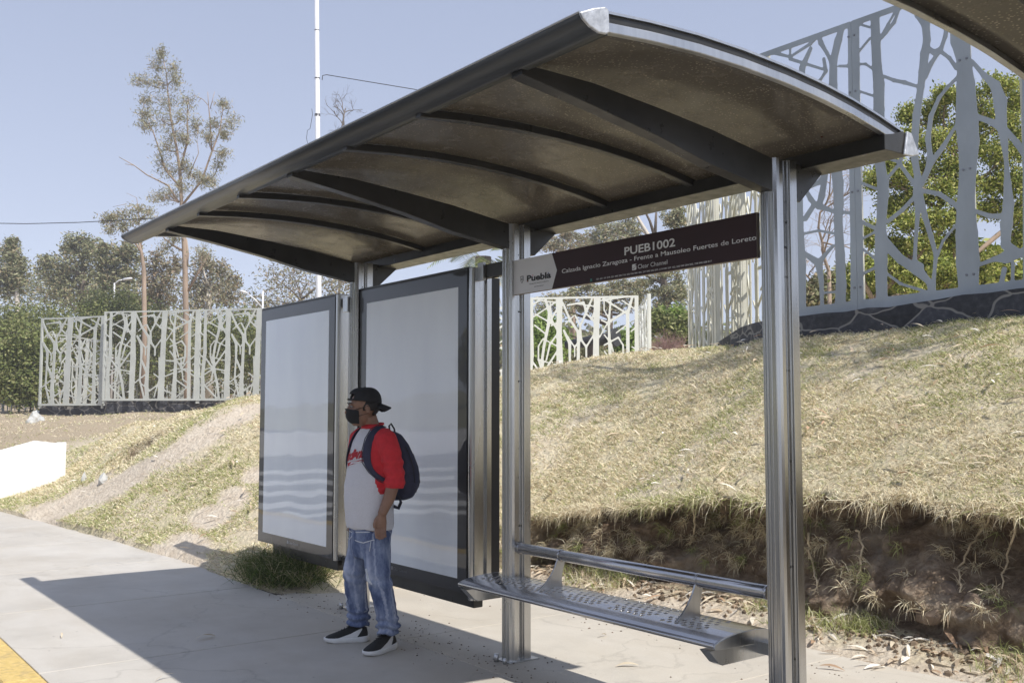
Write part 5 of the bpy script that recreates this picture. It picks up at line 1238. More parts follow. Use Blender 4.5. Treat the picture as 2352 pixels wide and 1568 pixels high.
tree('eucalyptus_tree', 'pale hazy tree right of the palm, above the white end of the sign', 'tree', 54, [(350, 1000, 6), (340, 600, 5), (330, 450, 3)],
     [(200, 380, 80, 40), (320, 340, 80, 40), (420, 380, 80, 50), (250, 450, 80, 50), (380, 450, 90, 50), (480, 420, 60, 40), (150, 450, 60, 50), (300, 330, 60, 30), (60, 420, 60, 50), (30, 350, 50, 40)],
     np.concatenate([EUC, BRN]), (.19, .06), 'bark', group=GR, nclump=8, nleaf=28, conv=c8, droop=.5)
tree('broad_tree', 'grey-green trees seen under the sign board above the white screen', 'tree', 48, [(700, 1200, 7), (700, 1000, 6), (690, 900, 4)],
     [(500, 830, 90, 40), (620, 850, 90, 50), (760, 830, 90, 50), (400, 880, 80, 40), (880, 800, 80, 50), (700, 920, 110, 50), (540, 950, 110, 50), (860, 900, 90, 60), (1000, 860, 60, 50), (960, 960, 60, 60), (820, 1010, 100, 60), (620, 1050, 100, 60), (450, 1000, 80, 50), (250, 940, 90, 50), (120, 950, 80, 60), (300, 1050, 90, 60), (60, 1050, 80, 60)],
     np.concatenate([EUC, OLV]), (.18, .07), 'barkd', group=GR, nclump=8, nleaf=30, conv=c8, droop=.4)
tree('leafy_tree', 'large yellow-green leafy tree behind the big grey screen at right', 'tree', 15.5, [(960, 1500, 10), (985, 1420, 10), (1080, 1340, 9), (1180, 1230, 8), (1240, 1100, 7), (1300, 900, 6), (1340, 750, 4)],
     [(1120, 560, 46, 46), (1300, 470, 60, 44), (1230, 560, 70, 60), (1400, 480, 60, 60), (1560, 420, 90, 50), (1650, 480, 80, 80), (1480, 560, 80, 70), (1600, 620, 90, 70), (1380, 620, 80, 70), (1260, 690, 80, 60), (1130, 680, 70, 60), (1010, 780, 60, 56), (1080, 860, 80, 60), (960, 880, 60, 60), (1190, 830, 80, 60), (1320, 800, 80, 70), (1460, 720, 80, 70), (1580, 760, 90, 70), (1680, 700, 60, 80), (1150, 960, 80, 60), (1040, 1010, 70, 60), (1280, 940, 80, 70), (1400, 900, 80, 70), (1540, 900, 80, 70), (1660, 900, 70, 80), (1120, 1090, 90, 60), (1260, 1080, 80, 60), (1390, 1040, 70, 60), (1500, 1020, 80, 60), (1640, 1040, 70, 60), (1180, 1190, 90, 50), (1320, 1180, 70, 50), (1660, 1160, 60, 60), (1050, 1200, 60, 50), (940, 1150, 50, 60), (1060, 1330, 80, 50), (1200, 1360, 90, 44), (1330, 1340, 70, 56), (950, 1340, 50, 60), (1340, 1430, 90, 40), (1500, 1300, 50, 60), (1150, 1430, 80, 40), (1900, 700, 160, 160), (1900, 1000, 160, 140)],
     YEL, (.060, .028), 'bark', limbs=[[(1180, 1230, 8), (1260, 1150, 6), (1370, 1010, 5), (1420, 900, 3)], [(1300, 1400, 5), (1440, 1250, 5), (1560, 1150, 6), (1650, 1080, 5)], [(960, 1500, 6), (900, 1380, 5), (880, 1290, 4)], [(1350, 1300, 3), (1330, 1140, 2)]], group=None, nclump=40, nleaf=42, conv=cC, droop=.75, tight=.34, subs=5)

def bare(name, label, d, base, spread, seed, conv=None, r0=3, n=6, steps=5, bark='bark', up=.5, ln=60):
    cv = conv or (lambda x, y: (x, y)); rs = np.random.default_rng(seed); mb = MB(); k = d / FPX; s = conv.s if conv else 1
    P0 = U(*cv(*base), d); o = P0.copy()
    def grow(p, dirv, L, r, lev):
        q = [p]; v = dirv
        for i in range(4):
            v = v + rs.normal(size=3) * .22; v[2] += .08 * up; v /= np.linalg.norm(v); q.append(q[-1] + v * L / 4)
        mb.tube([a - o for a in q], list(np.linspace(r, r * .55, 5)), 5 if lev < 2 else 3, caps=False)
        if lev < steps:
            for _ in range(n if lev == 0 else 3):
                t = rs.integers(1, 5); w = v + rs.normal(size=3) * spread; w[2] += .15 * up; w /= np.linalg.norm(w); grow(q[t], w, L * rs.uniform(.55, .8), r * .55, lev + 1)
    g = float(upper(o[0], o[1]));
    t = tag(empty(name, tuple(o)), label, 'tree')
    if o[2] > g + .1: mb.tube([(0, 0, g - .2 - o[2]), (0, 0, 0)], [r0 * s * k * 1.5, r0 * s * k], 6)
    grow(P0, np.array([0, 0, 1.]), ln * s * k, r0 * s * k, 0); mb.build('trunk', MAT[bark], t); return t
bare('bare_tree', 'leafless tree with a mesh of thin branches between the near post and the leafy tree', 21, (730, 1330), .75, 5, cC, 9, 6, 5, ln=300)
bare('bare_tree', 'second leafless tree lower and further left, behind the left edge of the big grey screen', 24, (660, 1400), .8, 8, cC, 6, 5, 4, ln=220)
bare('bare_tree', 'small leafless tree top showing over the roof right of the white pole', 70, (784, 300), .55, 11, None, 2.6, 5, 4, 'barkd', ln=60)

# pink dry bush
bp_ = U(1530, 806, 27); rb_ = MB(); vs = []
for k in range(420):
    th = rng.normal(size=3); th[2] = abs(th[2]) * .7 + .35; th /= np.linalg.norm(th); L = rng.uniform(.35, .80)
    q = curve((rng.normal(0, .22), rng.normal(0, .22), -.25), th * L * np.array([1.05, 1.05, .8]), .10, 4); rb_.tube(q, [.007, .006, .004, .002], 3, caps=False)
MAT['pink'] = M('dry_pinkish_twigs', (.34, .22, .20), .95, 0, .2, 5)
tag(rb_.build('dry_bush', MAT['pink'], None, tuple(bp_)), 'dry pinkish brown bush of bare twigs on the hilltop', 'bush')

# palm behind the panels
pl = U(1110, 590, 27); g = float(upper(pl[0], pl[1])); palm = tag(empty('palm_tree', (pl[0], pl[1], g)), 'palm with green and hanging dead fronds behind the shelter, just above the large panel', 'palm tree'); hz = pl[2] - g
mb = MB(); mb.tube([(0, 0, -.3), (.03, 0, hz * .5), (0, 0, hz)], [.28, .24, .22], 10); mb.build('trunk', MAT['barkd'], palm)
PG = np.array([(.20, .25, .09), (.28, .32, .13), (.13, .18, .06), (.42, .42, .22)]); PD = np.array([(.52, .45, .27), (.42, .34, .2), (.60, .56, .40), (.34, .27, .16)])
for k in range(38):
    dead = k >= 20; a = k * 2.4 + rng.uniform(-.2, .2); e = rng.uniform(-.2, 1.0) if not dead else rng.uniform(-1.35, -.75); L = rng.uniform(1.5, 2.1) if not dead else rng.uniform(1.0, 1.5)
    pts = []; p = np.array([0, 0, hz]); v = np.array([math.cos(a) * math.cos(e), math.sin(a) * math.cos(e), math.sin(e)])
    for i in range(9): pts.append(p.copy()); p = p + v * L / 8; v = v + np.array([0, 0, -.16 if not dead else -.10]); v /= np.linalg.norm(v)
    V = []; F = []; pal = PD if dead else PG; C = []
    for i in range(26):
        t = .22 + i * .03; f = t * 8; j = min(int(f), 7); q = pts[j] * (1 - f + j) + pts[j + 1] * (f - j); tv = pts[j + 1] - pts[j]; tv /= np.linalg.norm(tv); sd_ = np.cross(tv, (0, 0, 1)); sd_ /= np.linalg.norm(sd_) + 1e-6
        for s in (-1, 1):
            ll = .42 * math.sin(math.pi * min(1, t * .95 + .05)) * (1 if not dead else .8) + .05; dr = sd_ * s + tv * .6 + np.array([0, 0, -.25 - .3 * dead]); dr /= np.linalg.norm(dr); w_ = tv * .022; o_ = len(V)
            V += [q - w_, q + w_, q + dr * ll + np.array([0, 0, -.10 * ll])]; F.append((o_, o_ + 1, o_ + 2)); C.append(pal[rng.integers(len(pal))] * rng.uniform(.8, 1.2))
    fr = fastmesh('frond', np.array(V), np.array(F), MAT['leaf'], palm, np.array(C))

# ------------------------------------------------------------------ street furniture beyond
MAT['polew'] = M('white_painted_pole', (.80, .80, .82), .4, .2, .05, 3)
MAT['wire'] = M('black_cable', (.03, .03, .03), .6)
pt, pb = U(726.5, -150, 24), U(732, 690, 24); g = float(upper(pb[0], pb[1])); ex = (pb - pt) / (pb[2] - pt[2]); pbot = pb + ex * (g - .3 - pb[2])
po = tag(empty('pole', tuple(pbot)), 'tall white metal pole rising out of the top of the picture', 'pole')
mb = MB(); mb.tube([(0, 0, 0), pb - pbot, pt - pbot], [.085, .070, .050], 16); mb.build('shaft', MAT['polew'], po)
for yy, rr_ in ((70, .053), (180, .060), (263, .063), (266, .063), (330, .064)):
    q = pt + ex * ((U(727, yy, 24)[2]) - pt[2]) - pbot; mb = MB(); mb.tube([q - ex * .012, q + ex * .012], rr_ + .006, 14); mb.build('clamp', MAT['boltm'], po)
def poly(name, pts, r, mat, label, cat, parent=None, n=5):
    mb = MB(); o = np.array(pts[0]); mb.tube([np.array(p) - o for p in pts], r, n); ob = mb.build(name, mat, parent, tuple(o) if parent is None else None)
    return tag(ob, label, cat) if label else ob
poly('loose_wire', [U(716, 250, 24), U(718, 262, 24), U(715, 280, 24), U(712, 296, 24), U(706, 300, 24), U(704, 318, 24), U(708, 335, 24), U(716, 345, 24)], .006, MAT['wire'], 'loose cable hanging from the side of the tall white pole', 'cable')
poly('power_line', [U(x, y, 24) for x, y in ((740, 184), (741, 174), (750, 172), (840, 187), (955, 206), (1100, 232))], .010, MAT['wire'], 'cable running right from the tall pole and down behind the roof', 'cable')
poly('power_line', [U(x, y, dd) for x, y, dd in ((-60, 512, 30), (60, 514, 29.5), (180, 511, 29), (345, 502, 28.4), (560, 482, 27.6))], .012, MAT['wire'], 'cable crossing the sky from the left edge to the roof corner', 'cable')
poly('power_line', [U(x, y, 44) for x, y in ((-60, 837, ), (60, 839), (180, 838), (330, 836), (620, 825))], .012, MAT['wire'], 'thin cable low across the green bushes at the far left', 'cable')
def lamp(base, top, elbow, head, d, label):
    b, t, e, h = U(*base, d), U(*top, d), U(*elbow, d), U(*head, d); b = np.array([t[0], t[1], float(upper(t[0], t[1])) - .2]); r = d / FPX
    L_ = tag(empty('street_lamp', tuple(b)), label, 'street lamp', 'street lamps beyond the screens')
    mb = MB(); mb.tube([(0, 0, 0), t - b], [2.6 * r, 2.0 * r], 8); mb.build('post', MAT['polew'], L_)
    m = (e + h) / 2 + np.array([0, 0, 3 * r * (1 if h[2] > e[2] - .01 else .2)]); mb = MB(); mb.tube([e - b, m - b, h - b], 1.4 * r, 6); mb.build('arm', MAT['polew'], L_)
    dv = (h - e); dv /= np.linalg.norm(dv); dv[2] *= .3; mb = MB(); mb.tube([h - b - dv * 3 * r, h - b + dv * 2 * r, h - b + dv * 12 * r, h - b + dv * 20 * r, h - b + dv * 23 * r], [(2 * r, 1.5 * r), (4.5 * r, 2.6 * r), (6 * r, 3.2 * r), (4.5 * r, 2.4 * r), (.8 * r, .6 * r)], 10); mb.build('lamp_head', MAT['polew'], L_); return L_
lamp((263, 700), (263, 650), (263, 652), (284, 642), 58, 'double street lamp standing in front of the broad trees at left')
lamp((603, 720), (604, 668), (604, 708), (566, 672), 46, 'street lamp with its head leaning left between the two left trees, next to the panel')

MAT['iron'] = M('black_iron', (.03, .03, .032), .6)
# cannon-like dark barrel behind the white screen
cb = U(1302, 792, 30); ce = U(1408, 776, 29); c0 = U(1415, 774, 29); g = float(upper(cb[0], cb[1]))
cn = tag(empty('cannon', (float(cb[0] + ce[0]) / 2, float(cb[1] + ce[1]) / 2, g)), 'black cannon-like barrel lying behind the white screen', 'cannon'); o = np.array(cn.location)
mb = MB(); mb.tube([cb - o, cb * .5 + ce * .5 - o, ce - o], [.13, .17, .19], 14); mb.build('barrel', MAT['iron'], cn)
mb = MB(); dv = (ce - cb) / np.linalg.norm(ce - cb); mb.tube([ce - o - dv * .03, ce - o + dv * .12], .27, 14); mb.build('breech', MAT['iron'], cn)
m_ = cb * .45 + ce * .55 - o; mb = MB(); mb.prism([(m_[0] - .25, -.9), (m_[0] + .25, -.9), (m_[0] + .15, m_[2] - .05), (m_[0] - .15, m_[2] - .05)], m_[1] - .1, m_[1] + .1, 'y'); mb.build('carriage', MAT['barkd'], cn)

# white concrete enclosure beside the path
MAT['wwall'] = M('white_washed_concrete', (.82, .82, .815), .85, 0, .10, 4, .35, 25)
A, B = U(-200, 1160, 16.0), U(149, 1132, 16.9); A = np.array(A); A[2] = B[2] = 0.0; dirw = (B - A) / np.linalg.norm(B - A); nrm = np.array([-dirw[1], dirw[0], 0]); nrm = nrm if nrm @ np.array([-1, 1, 0]) > 0 else -nrm
LB = np.linalg.norm(B - A)
def zat(px, py):  # along-wall coordinate and height of a survey point on the front face
    r, f = ray(px, py); t = ((A - CAMLOC) @ nrm) / (r @ nrm); p = CAMLOC + r * t; return (p - A) @ dirw, p[2]
u1, zA = zat(78, 1010); u2, zB = zat(78, 1034); u3, zC = zat(144, 1019); u0, z0_ = zat(-100, 1048)
ww = tag(empty('white_wall', tuple(A), math.atan2(dirw[1], dirw[0])), 'low white painted concrete wall with a notched top beside the dirt path, at the left edge', 'wall')
mb = MB(); s_ = 1 if nrm @ np.array([-dirw[1], dirw[0], 0]) > 0 else -1
mb.prism([(0, -.4), (LB, -.4), (LB, zC - .06), (LB - .02, zC - .015), (LB - .08, zC), (zat(78, 1012)[0], zat(78, 1012)[1]), (0, zat(-180, 1088)[1])], 0, .16 * s_, 'y'); mb.build('front_wall', MAT['wwall'], ww, bevel=.012)
mb = MB(); mb.box(LB - .16, LB, min(.16 * s_, 1.2 * s_), max(.16 * s_, 1.2 * s_), -.3, zC - .004, bev=.01); mb.build('side_wall', MAT['wwall'], ww)
mb = MB(); mb.box(u1 - .2, LB - .03, min(1.2 * s_, 1.36 * s_), max(1.2 * s_, 1.36 * s_), -.3, zC - .02, bev=.01); mb.build('back_wall', MAT['wwall'], ww)
MAT['rock'] = M('pale_stone', (.48, .48, .46), .9, 0, .15, 8, .4, 20)
def rock(px, py, w_, h_, label, name='stone', cat='stone', p=None, mat='rock', pointy=.5):
    c = hill(px, py) if p is None else p; bm = bmesh.new(); bmesh.ops.create_icosphere(bm, subdivisions=2, radius=1)
    for v in bm.verts:
        t = max(0, v.co.z); v.co.x *= w_ * (1 - pointy * t); v.co.y *= w_ * (1 - pointy * t) * .8; v.co.z *= h_
        v.co += Vector(rng.normal(size=3)) * w_ * .09
    me = bpy.data.meshes.new(name); bm.to_mesh(me); bm.free(); me.materials.append(MAT[mat]); o = link(bpy.data.objects.new(name, me)); o.location = (c[0], c[1], float(c[2])); return tag(o, label, cat)
rock(193, 1108, .065, .17, 'pointed white stone on the ground right of the white wall', pointy=.8)
rock(238, 1102, .085, .10, 'flat white stone between the path and the pointed stone')
for i, (px, py, s, l_) in enumerate(((82, 962, .30, 'largest chunk of white rubble on the brown slope'), (88, 952, .20, 'upper chunk of white rubble on the brown slope'), (72, 970, .22, 'lower left chunk of white rubble on the brown slope'), (95, 966, .16, 'right-hand chunk of white rubble on the brown slope'))):
    rock(px, py, s, s * .8, l_, 'rubble', 'rubble', pointy=.2)
MAT['soilr'] = M('grey_soil_clod', (.19, .145, .11), .95, 0, .3, 9, .8, 25)
for px, py, s, l_ in ((2165, 1350, .10, 'rounded grey clod jutting from the bank below the hollow'), (2130, 1405, .09, 'clod of grey soil at the foot of the bank behind the longest root'), (2060, 1410, .11, 'broad pale clod at the foot of the bank, under the scooped hollow'), (2230, 1385, .10, 'grey clod near the curving root at the bank foot')):
    rock(0, 0, s, s * .75, l_, 'soil_clod', 'clod', np.array(onbank(px, py)) + np.array([0, .07, -.02]), 'soilr', .1)
# a purple weed and small plants at the foot of the bank
for px, py, h_, l_ in ((2255, 1455, .30, 'tall leafy weed at the foot of the bank near the right edge'), (2290, 1480, .20, 'shorter leafy weed beside the tall one at right'), (1985, 1400, .16, 'thin weed with a purple tip under the pale clod')):
    c = UP(px, py, 2, 0.03); n = 70; tt = rng.random(n); P = np.stack([rng.normal(0, .012, n), rng.normal(0, .012, n), tt * h_], 1); D = rng.normal(size=(n, 3)); D[:, 2] = abs(D[:, 2]) * .5 + .3
    o = blades('weed', P, rng.uniform(.02, .06, n), rng.uniform(.006, .011, n), D, pick(GRB * 1.3, n)); o.location = tuple(c); tag(o, l_, 'weed')

# ------------------------------------------------------------------ across the road (seen mirrored in the glass and steel)
mb = MB(); a = mirr(560, 1047, -.15); b = mirr(1200, 1035, -.15)
d_ = (b - a) / np.linalg.norm(b - a); n_ = np.array([-d_[1], d_[0], 0]); a = a - d_ * 14; b = b + d_ * 20
bw = MB(); bw.add([a, b, b + n_ * .3, a + n_ * .3] + [p + np.array([0, 0, .9]) for p in (a, b, b + n_ * .3, a + n_ * .3)], [(0, 1, 5, 4), (1, 2, 6, 5), (2, 3, 7, 6), (3, 0, 4, 7), (4, 5, 6, 7)])
tag(bw.build('white_barrier', MAT['wwall']), 'low white concrete barrier mirrored in the lightbox glass', 'barrier')
for i, (x, y, r) in enumerate(((-6, -44, 5.5), (3, -40, 6), (12, -38, 6), (-26, -60, 5), (22, -36, 6), (34, -34, 7), (-52, -70, 6), (-80, -60, 6))):
    t = tag(empty('roadside_tree', (x, y, -.2)), ['round green tree across the road, mirrored faintly in the large panel', 'tree across the road opposite the middle post', 'tree across the road opposite the near post', 'far tree across the road mirrored in the left panel', 'tree across the road beyond the neighbouring shelter', 'last tree across the road to the right', 'distant tree across the road to the left', 'most distant tree across the road'][i], 'tree', 'trees across the road')
    mb = MB(); mb.tube([(0, 0, 0), (.1, 0, r * .9)], [.3, .2], 8); mb.build('trunk', MAT['barkd'], t)
    n = 2600; th = rng.normal(size=(n, 3)); th /= np.linalg.norm(th, axis=1)[:, None]; C = th * (rng.random(n) ** .4)[:, None] * r * np.array([1, 1, .8]) + np.array([0, 0, r * 1.25]); C += fbm(C[:, 0] * .6, C[:, 2] * .6, 9)[:, None] * 1.5
    V, F, cl = leafquads(C, .75, .5, OLV, .2, 0); fastmesh('crown', V, F, MAT['leaf'], t, cl)

# dry verge rising beyond the barrier
vs = []; nx_ = 40; ys_ = [-36, -46, -58, -75, -95, -112]; zs_ = [-.2, .9, 2.0, 3.4, 5.0, 6.5]
for i in range(nx_):
    x = -134 + i * 5
    for y, z in zip(ys_, zs_): vs.append((x, y - .12 * x * 0, z + .4 * float(fbm(x * .05, y * .05, 3)) * (z > 0)))
mb = MB(); m = len(ys_); mb.add(vs, [(i * m + j, i * m + j + 1, (i + 1) * m + j + 1, (i + 1) * m + j) for i in range(nx_ - 1) for j in range(m - 1)], 0, True)
tag(mb.build('verge', M('dry_verge', (.34, .32, .19), .95, 0, .3, .4, .5, 8)), kind='structure')
# woodland that closes the view behind everything
n = 52000; lat_ = rng.uniform(-.62, .42, n); dd_ = rng.uniform(72, 100, n); hh = rng.random(n)
X_ = CAMLOC[0] + dd_ * (lat_ * AX[0] + AX[1]); Y_ = CAMLOC[1] + dd_ * (lat_ * AY[0] + AY[1]); g0 = upper(X_, Y_)
top = 4.6 + 3.4 * fbm(X_ * .06, Y_ * .06, 501, 3) + 2.2 * fbm(X_ * .3, Y_ * .3, 503, 2)
Cw = np.stack([X_, Y_, g0 + hh * np.maximum(top, 1.2)], 1) + rng.normal(size=(n, 3)) * .25
V, F, cl = leafquads(Cw, .75, .42, np.concatenate([OLV, GRB, BRN]), .2, 0)
tag(fastmesh('woods', V, F, MAT['leaf'], None, cl), 'far belt of olive green trees closing the view behind the screens', 'woods', kind='stuff')
# tree standing beyond the right edge of the view; it shades and litters the upper slope
jx, jy = 5.6, 7.2; g = float(upper(jx, jy)); jt = tag(empty('jacaranda_tree', (jx, jy, g)), 'tree beyond the right edge of the view whose shade dapples the upper slope', 'tree')
mb = MB(); tp = [(0, 0, -.3), (-.1, 0, 1.6), (-.4, -.2, 3.0)]; mb.tube(tp, [.22, .17, .14], 8); cc = []
for k in range(20):
    a = rng.uniform(0, 6.28); r_ = rng.uniform(.4, 2.3); c = np.array([-2.6 + 1.7 * r_ * math.cos(a), -1.5 + .5 * r_ * math.sin(a), rng.uniform(6.0, 7.6)])
    q = curve((-.4, -.2, 3.0), c, .08); mb.tube(q, [.07, .05, .035, .02, .012], 5)
    for _ in range(6): cc.append(c + rng.normal(size=3) * .38 + rng.normal(size=(42, 3)) * .17)
mb.build('trunk', MAT['barkd'], jt); V, F, cl = leafquads(np.concatenate(cc), .10, .05, YEL, .4, 0); fastmesh('crown', V, F, MAT['leaf'], jt, cl)
# ------------------------------------------------------------------ the person
def voxel(o, size, smooth=6, fac=.5):
    r = o.modifiers.new('r', 'REMESH'); r.mode = 'VOXEL'; r.voxel_size = size; r.use_smooth_shade = True
    s = o.modifiers.new('s', 'SMOOTH'); s.factor = fac; s.iterations = smooth
    bake(o); return o
def displace(o, fn):
    me = o.data; n = len(me.vertices); co = np.zeros(n * 3, np.float32); no = np.zeros(n * 3, np.float32)
    me.vertices.foreach_get('co', co); me.vertices.foreach_get('normal', no); co = co.reshape(-1, 3); no = no.reshape(-1, 3)
    me.vertices.foreach_set('co', fn(co.astype(float), no.astype(float)).astype(np.float32).ravel()); me.update()
def ball(mb, c, r, n=12, m=8, rot=None):
    rx, ry, rz = r; vs = []; 
    for i in range(m + 1):
        ph = math.pi * (i + .001) / (m + .002) - math.pi / 2
        for j in range(n):
            t = 2 * math.pi * j / n; v = Vector((rx * math.cos(ph) * math.cos(t), ry * math.cos(ph) * math.sin(t), rz * math.sin(ph)))
            if rot: v = rot @ v
            vs.append((v[0] + c[0], v[1] + c[1], v[2] + c[2]))
    fs = [(i * n + j, i * n + (j + 1) % n, (i + 1) * n + (j + 1) % n, (i + 1) * n + j) for i in range(m) for j in range(n)]
    fs += [tuple(range(n))[::-1], tuple(range(m * n, (m + 1) * n))]; mb.add(vs, fs, 0, True)
MAT['skin'] = M('brown_skin', (.27, .150, .098), .55, 0, .12, 18, .08, 300, co='Object')
MAT['hair'] = M('black_hair', (.012, .010, .009), .6, 0, .3, 60, .5, 300, co='Object')
MAT['cloth_grey'] = M('heather_grey_cotton', (.66, .65, .68), .92, 0, .12, 260, .12, 500, co='Object')
MAT['cloth_red'] = M('red_cotton', (.60, .030, .040), .9, 0, .10, 30, .12, 500, co='Object')
MAT['capb'] = M('black_cap_cloth', (.016, .016, .018), .85, 0, .2, 40, .2, 500, co='Object')
MAT['maskb'] = M('black_mask_cloth', (.010, .010, .011), .8, 0, .2, 40, .1, 300, co='Object')
MAT['navy'] = M('navy_nylon', (.030, .032, .065), .7, 0, .2, 30, .15, 400, co='Object')
MAT['navyd'] = M('dark_navy_nylon', (.020, .021, .036), .75, 0, .2, 30, .15, 400, co='Object')
MAT['shoeb'] = M('black_knit', (.012, .012, .013), .8, 0, .2, 60, .2, 600, co='Object')
MAT['shoew'] = M('white_rubber', (.68, .68, .68), .55, 0, .06, 20, co='Object')
MAT['eyew'] = M('eye_white', (.34, .31, .29), .3); MAT['iris'] = M('dark_iris', (.012, .008, .006), .2)
MAT['redp'] = M('red_print', (.42, .012, .022), .8); MAT['whitep'] = M('white_print', (.66, .66, .66), .8)
def denim():
    m, n, l, b = newmat('washed_denim'); co = coords(n, 'Object')
    a = n.new('ShaderNodeAttribute'); a.attribute_name = 'fade'
    f = noise(n, l, co, 9, 6, .7, stretch=(1, 1, .45)); g = noise(n, l, co, 26, 4, .6)
    base = ramp(n, l, f, [(.30, (.036, .050, .120)), (.44, (.095, .128, .235)), (.57, (.22, .265, .39)), (.74, (.46, .50, .60))])
    pale = ramp(n, l, g, [(.3, (.36, .41, .56)), (.7, (.58, .61, .70))])
    c = mix(n, l, a.outputs['Fac'], base, pale)
    l.new(c, b.inputs['Base Color']); b.inputs['Roughness'].default_value = .9; b.inputs['Specular IOR Level'].default_value = .2
    bump(n, l, b, noise(n, l, co, 700, 2), .15, .001); return m
MAT['denim'] = denim()
person = tag(empty('person', (-.855, -.565, 0)), 'person in backwards cap, black mask, grey shirt with red sleeves and faded jeans', 'person')
HD = Matrix.Rotation(R(-16), 3, 'Z') @ Matrix.Rotation(R(3), 3, 'X')     # head turned toward the oncoming road
HC = Vector((-.004, -.062, 1.552))
def hp(x, y, z): return tuple(HC + HD @ Vector((x, y, z)))
# body: one continuous skin surface
mb = MB()
ball(mb, hp(0, .015, .030), (.074, .096, .090), 20, 14); ball(mb, hp(0, -.022, -.030), (.060, .070, .088), 18, 12); ball(mb, hp(0, -.048, -.088), (.034, .034, .028), 12, 8)
mb.tube([hp(0, -.082, .028), hp(0, -.098, .000), hp(0, -.112, -.022), hp(0, -.098, -.034)], [.008, .011, .015, .012], 8)
for s in (-1, 1):
    ball(mb, hp(s * .032, -.078, .030), (.024, .012, .007), 10, 6); ball(mb, hp(s * .040, -.062, -.022), (.026, .022, .022), 10, 8)
    ball(mb, hp(s * .076, .018, -.006), (.008, .020, .032), 10, 8); ball(mb, hp(s * .078, .010, -.026), (.007, .011, .012), 8, 6)
mb.tube([(0, -.018, 1.50), (0, .004, 1.44), (0, .015, 1.34)], [.050, .052, .072], 16)
mb.loft([(0, .02, 1.42, .10, .06), (0, .015, 1.36, .17, .085), (0, .0, 1.22, .155, .10), (0, 0, 1.0, .15, .11), (0, 0, .86, .15, .10), (0, 0, .80, .13, .09)], 20)
LA = [(.170, .010, 1.365), (.205, .015, 1.30), (.232, .030, 1.20), (.243, .040, 1.09), (.240, .005, .98), (.232, -.045, .875)]
RA = [(-.170, .010, 1.365), (-.205, .02, 1.30), (-.225, .045, 1.20), (-.232, .065, 1.09), (-.225, .045, .98), (-.205, .01, .875)]
ar = [.052, .052, .048, .043, .040, .029]
for A_ in (LA, RA): mb.tube(A_, ar, 14)
def hand(mb, w0, s):
    w0 = Vector(w0); dn = Vector((0.0, -.10, -1)).normalized(); fr = Vector((-.25 * s, -1, .1)).normalized(); sd_ = dn.cross(fr).normalized()
    P = lambda a, b, c: w0 + dn * a + fr * b + sd_ * c
    mb.tube([P(-.012, 0, 0), P(.022, -.002, 0), P(.055, -.002, 0), P(.085, 0, 0)], [(.026, .021), (.033, .020), (.041, .017), (.040, .014)][0:4], 12)
    for k, (b, L) in enumerate(((.030, .066), (.010, .074), (-.010, .069), (-.029, .054))):
        q = [P(.070, b, 0), P(.092, b, -.004 * s), P(.092 + L * .38, b * 1.02, -.012 * s), P(.092 + L * .70, b * 1.0, -.026 * s), P(.092 + L * .86, b * .98, -.042 * s)]
        mb.tube(q, [.0105, .0105, .0098, .0090, .0078], 8)
    q = [P(.018, .020, 0), P(.038, .038, -.008 * s), P(.062, .047, -.016 * s), P(.088, .046, -.024 * s)]; mb.tube(q, [.0155, .0140, .0118, .0092], 8)
hand(mb, LA[-1], 1); hand(mb, RA[-1], -1)
for sx, kn, an in ((1, (.135, -.012, .46), (.165, .055, .10)), (-1, (-.135, -.045, .46), (-.175, .020, .10))):
    mb.tube([(sx * .08, 0, .86), (sx * .10, -.005, .70), kn, (an[0] * .97, an[1], .28), an], [.088, .078, .054, .05, .036], 12)
body = mb.build('body', MAT['skin'], person); voxel(body, .0058, 5)
for s in (-1, 1):
    mb = MB(); ball(mb, hp(s * .0305, -.0805, .016), (.0120, .008, .0065), 12, 8); ey = mb.build('eye', MAT['eyew'], person)
    mb = MB(); ball(mb, hp(s * .0305 - .002, -.0868, .0155), (.0056, .003, .0056), 10, 6); mb.build('iris', MAT['iris'], ey)
    mb = MB(); mb.tube([hp(s * .012, -.0915, .034), hp(s * .030, -.0925, .041), hp(s * .050, -.082, .037)], [.0028, .0042, .002], 6); mb.build('eyebrow', MAT['hair'], person)
    mb = MB(); mb.tube([hp(s * .046, -.082, -.012), hp(s * .066, -.040, .000), hp(s * .083, .016, .014), hp(s * .084, .034, .006)], .0016, 5); mb.tube([hp(s * .046, -.074, -.062), hp(s * .066, -.03, -.045), hp(s * .083, .020, -.032)], .0016, 5); mb.build('mask_loop', MAT['maskb'], person)
# hair: short sides and back showing under the cap
mb = MB(); ball(mb, hp(0, .030, .018), (.0790, .090, .082), 24, 14); hr = mb.build('hair', MAT['hair'], person)
bm = bmesh.new(); bm.from_mesh(hr.data); inv = HD.inverted()
dele = [v for v in bm.verts if (lambda q: q.y < -.016 - .25 * max(0, q.z - .05) or (q.z < -.030 and q.y < .045) or q.z < -.062)(inv @ (v.co - HC))]
bmesh.ops.delete(bm, geom=dele, context='VERTS'); bm.to_mesh(hr.data); bm.free(); so = hr.modifiers.new('s', 'SOLIDIFY'); so.thickness = .006
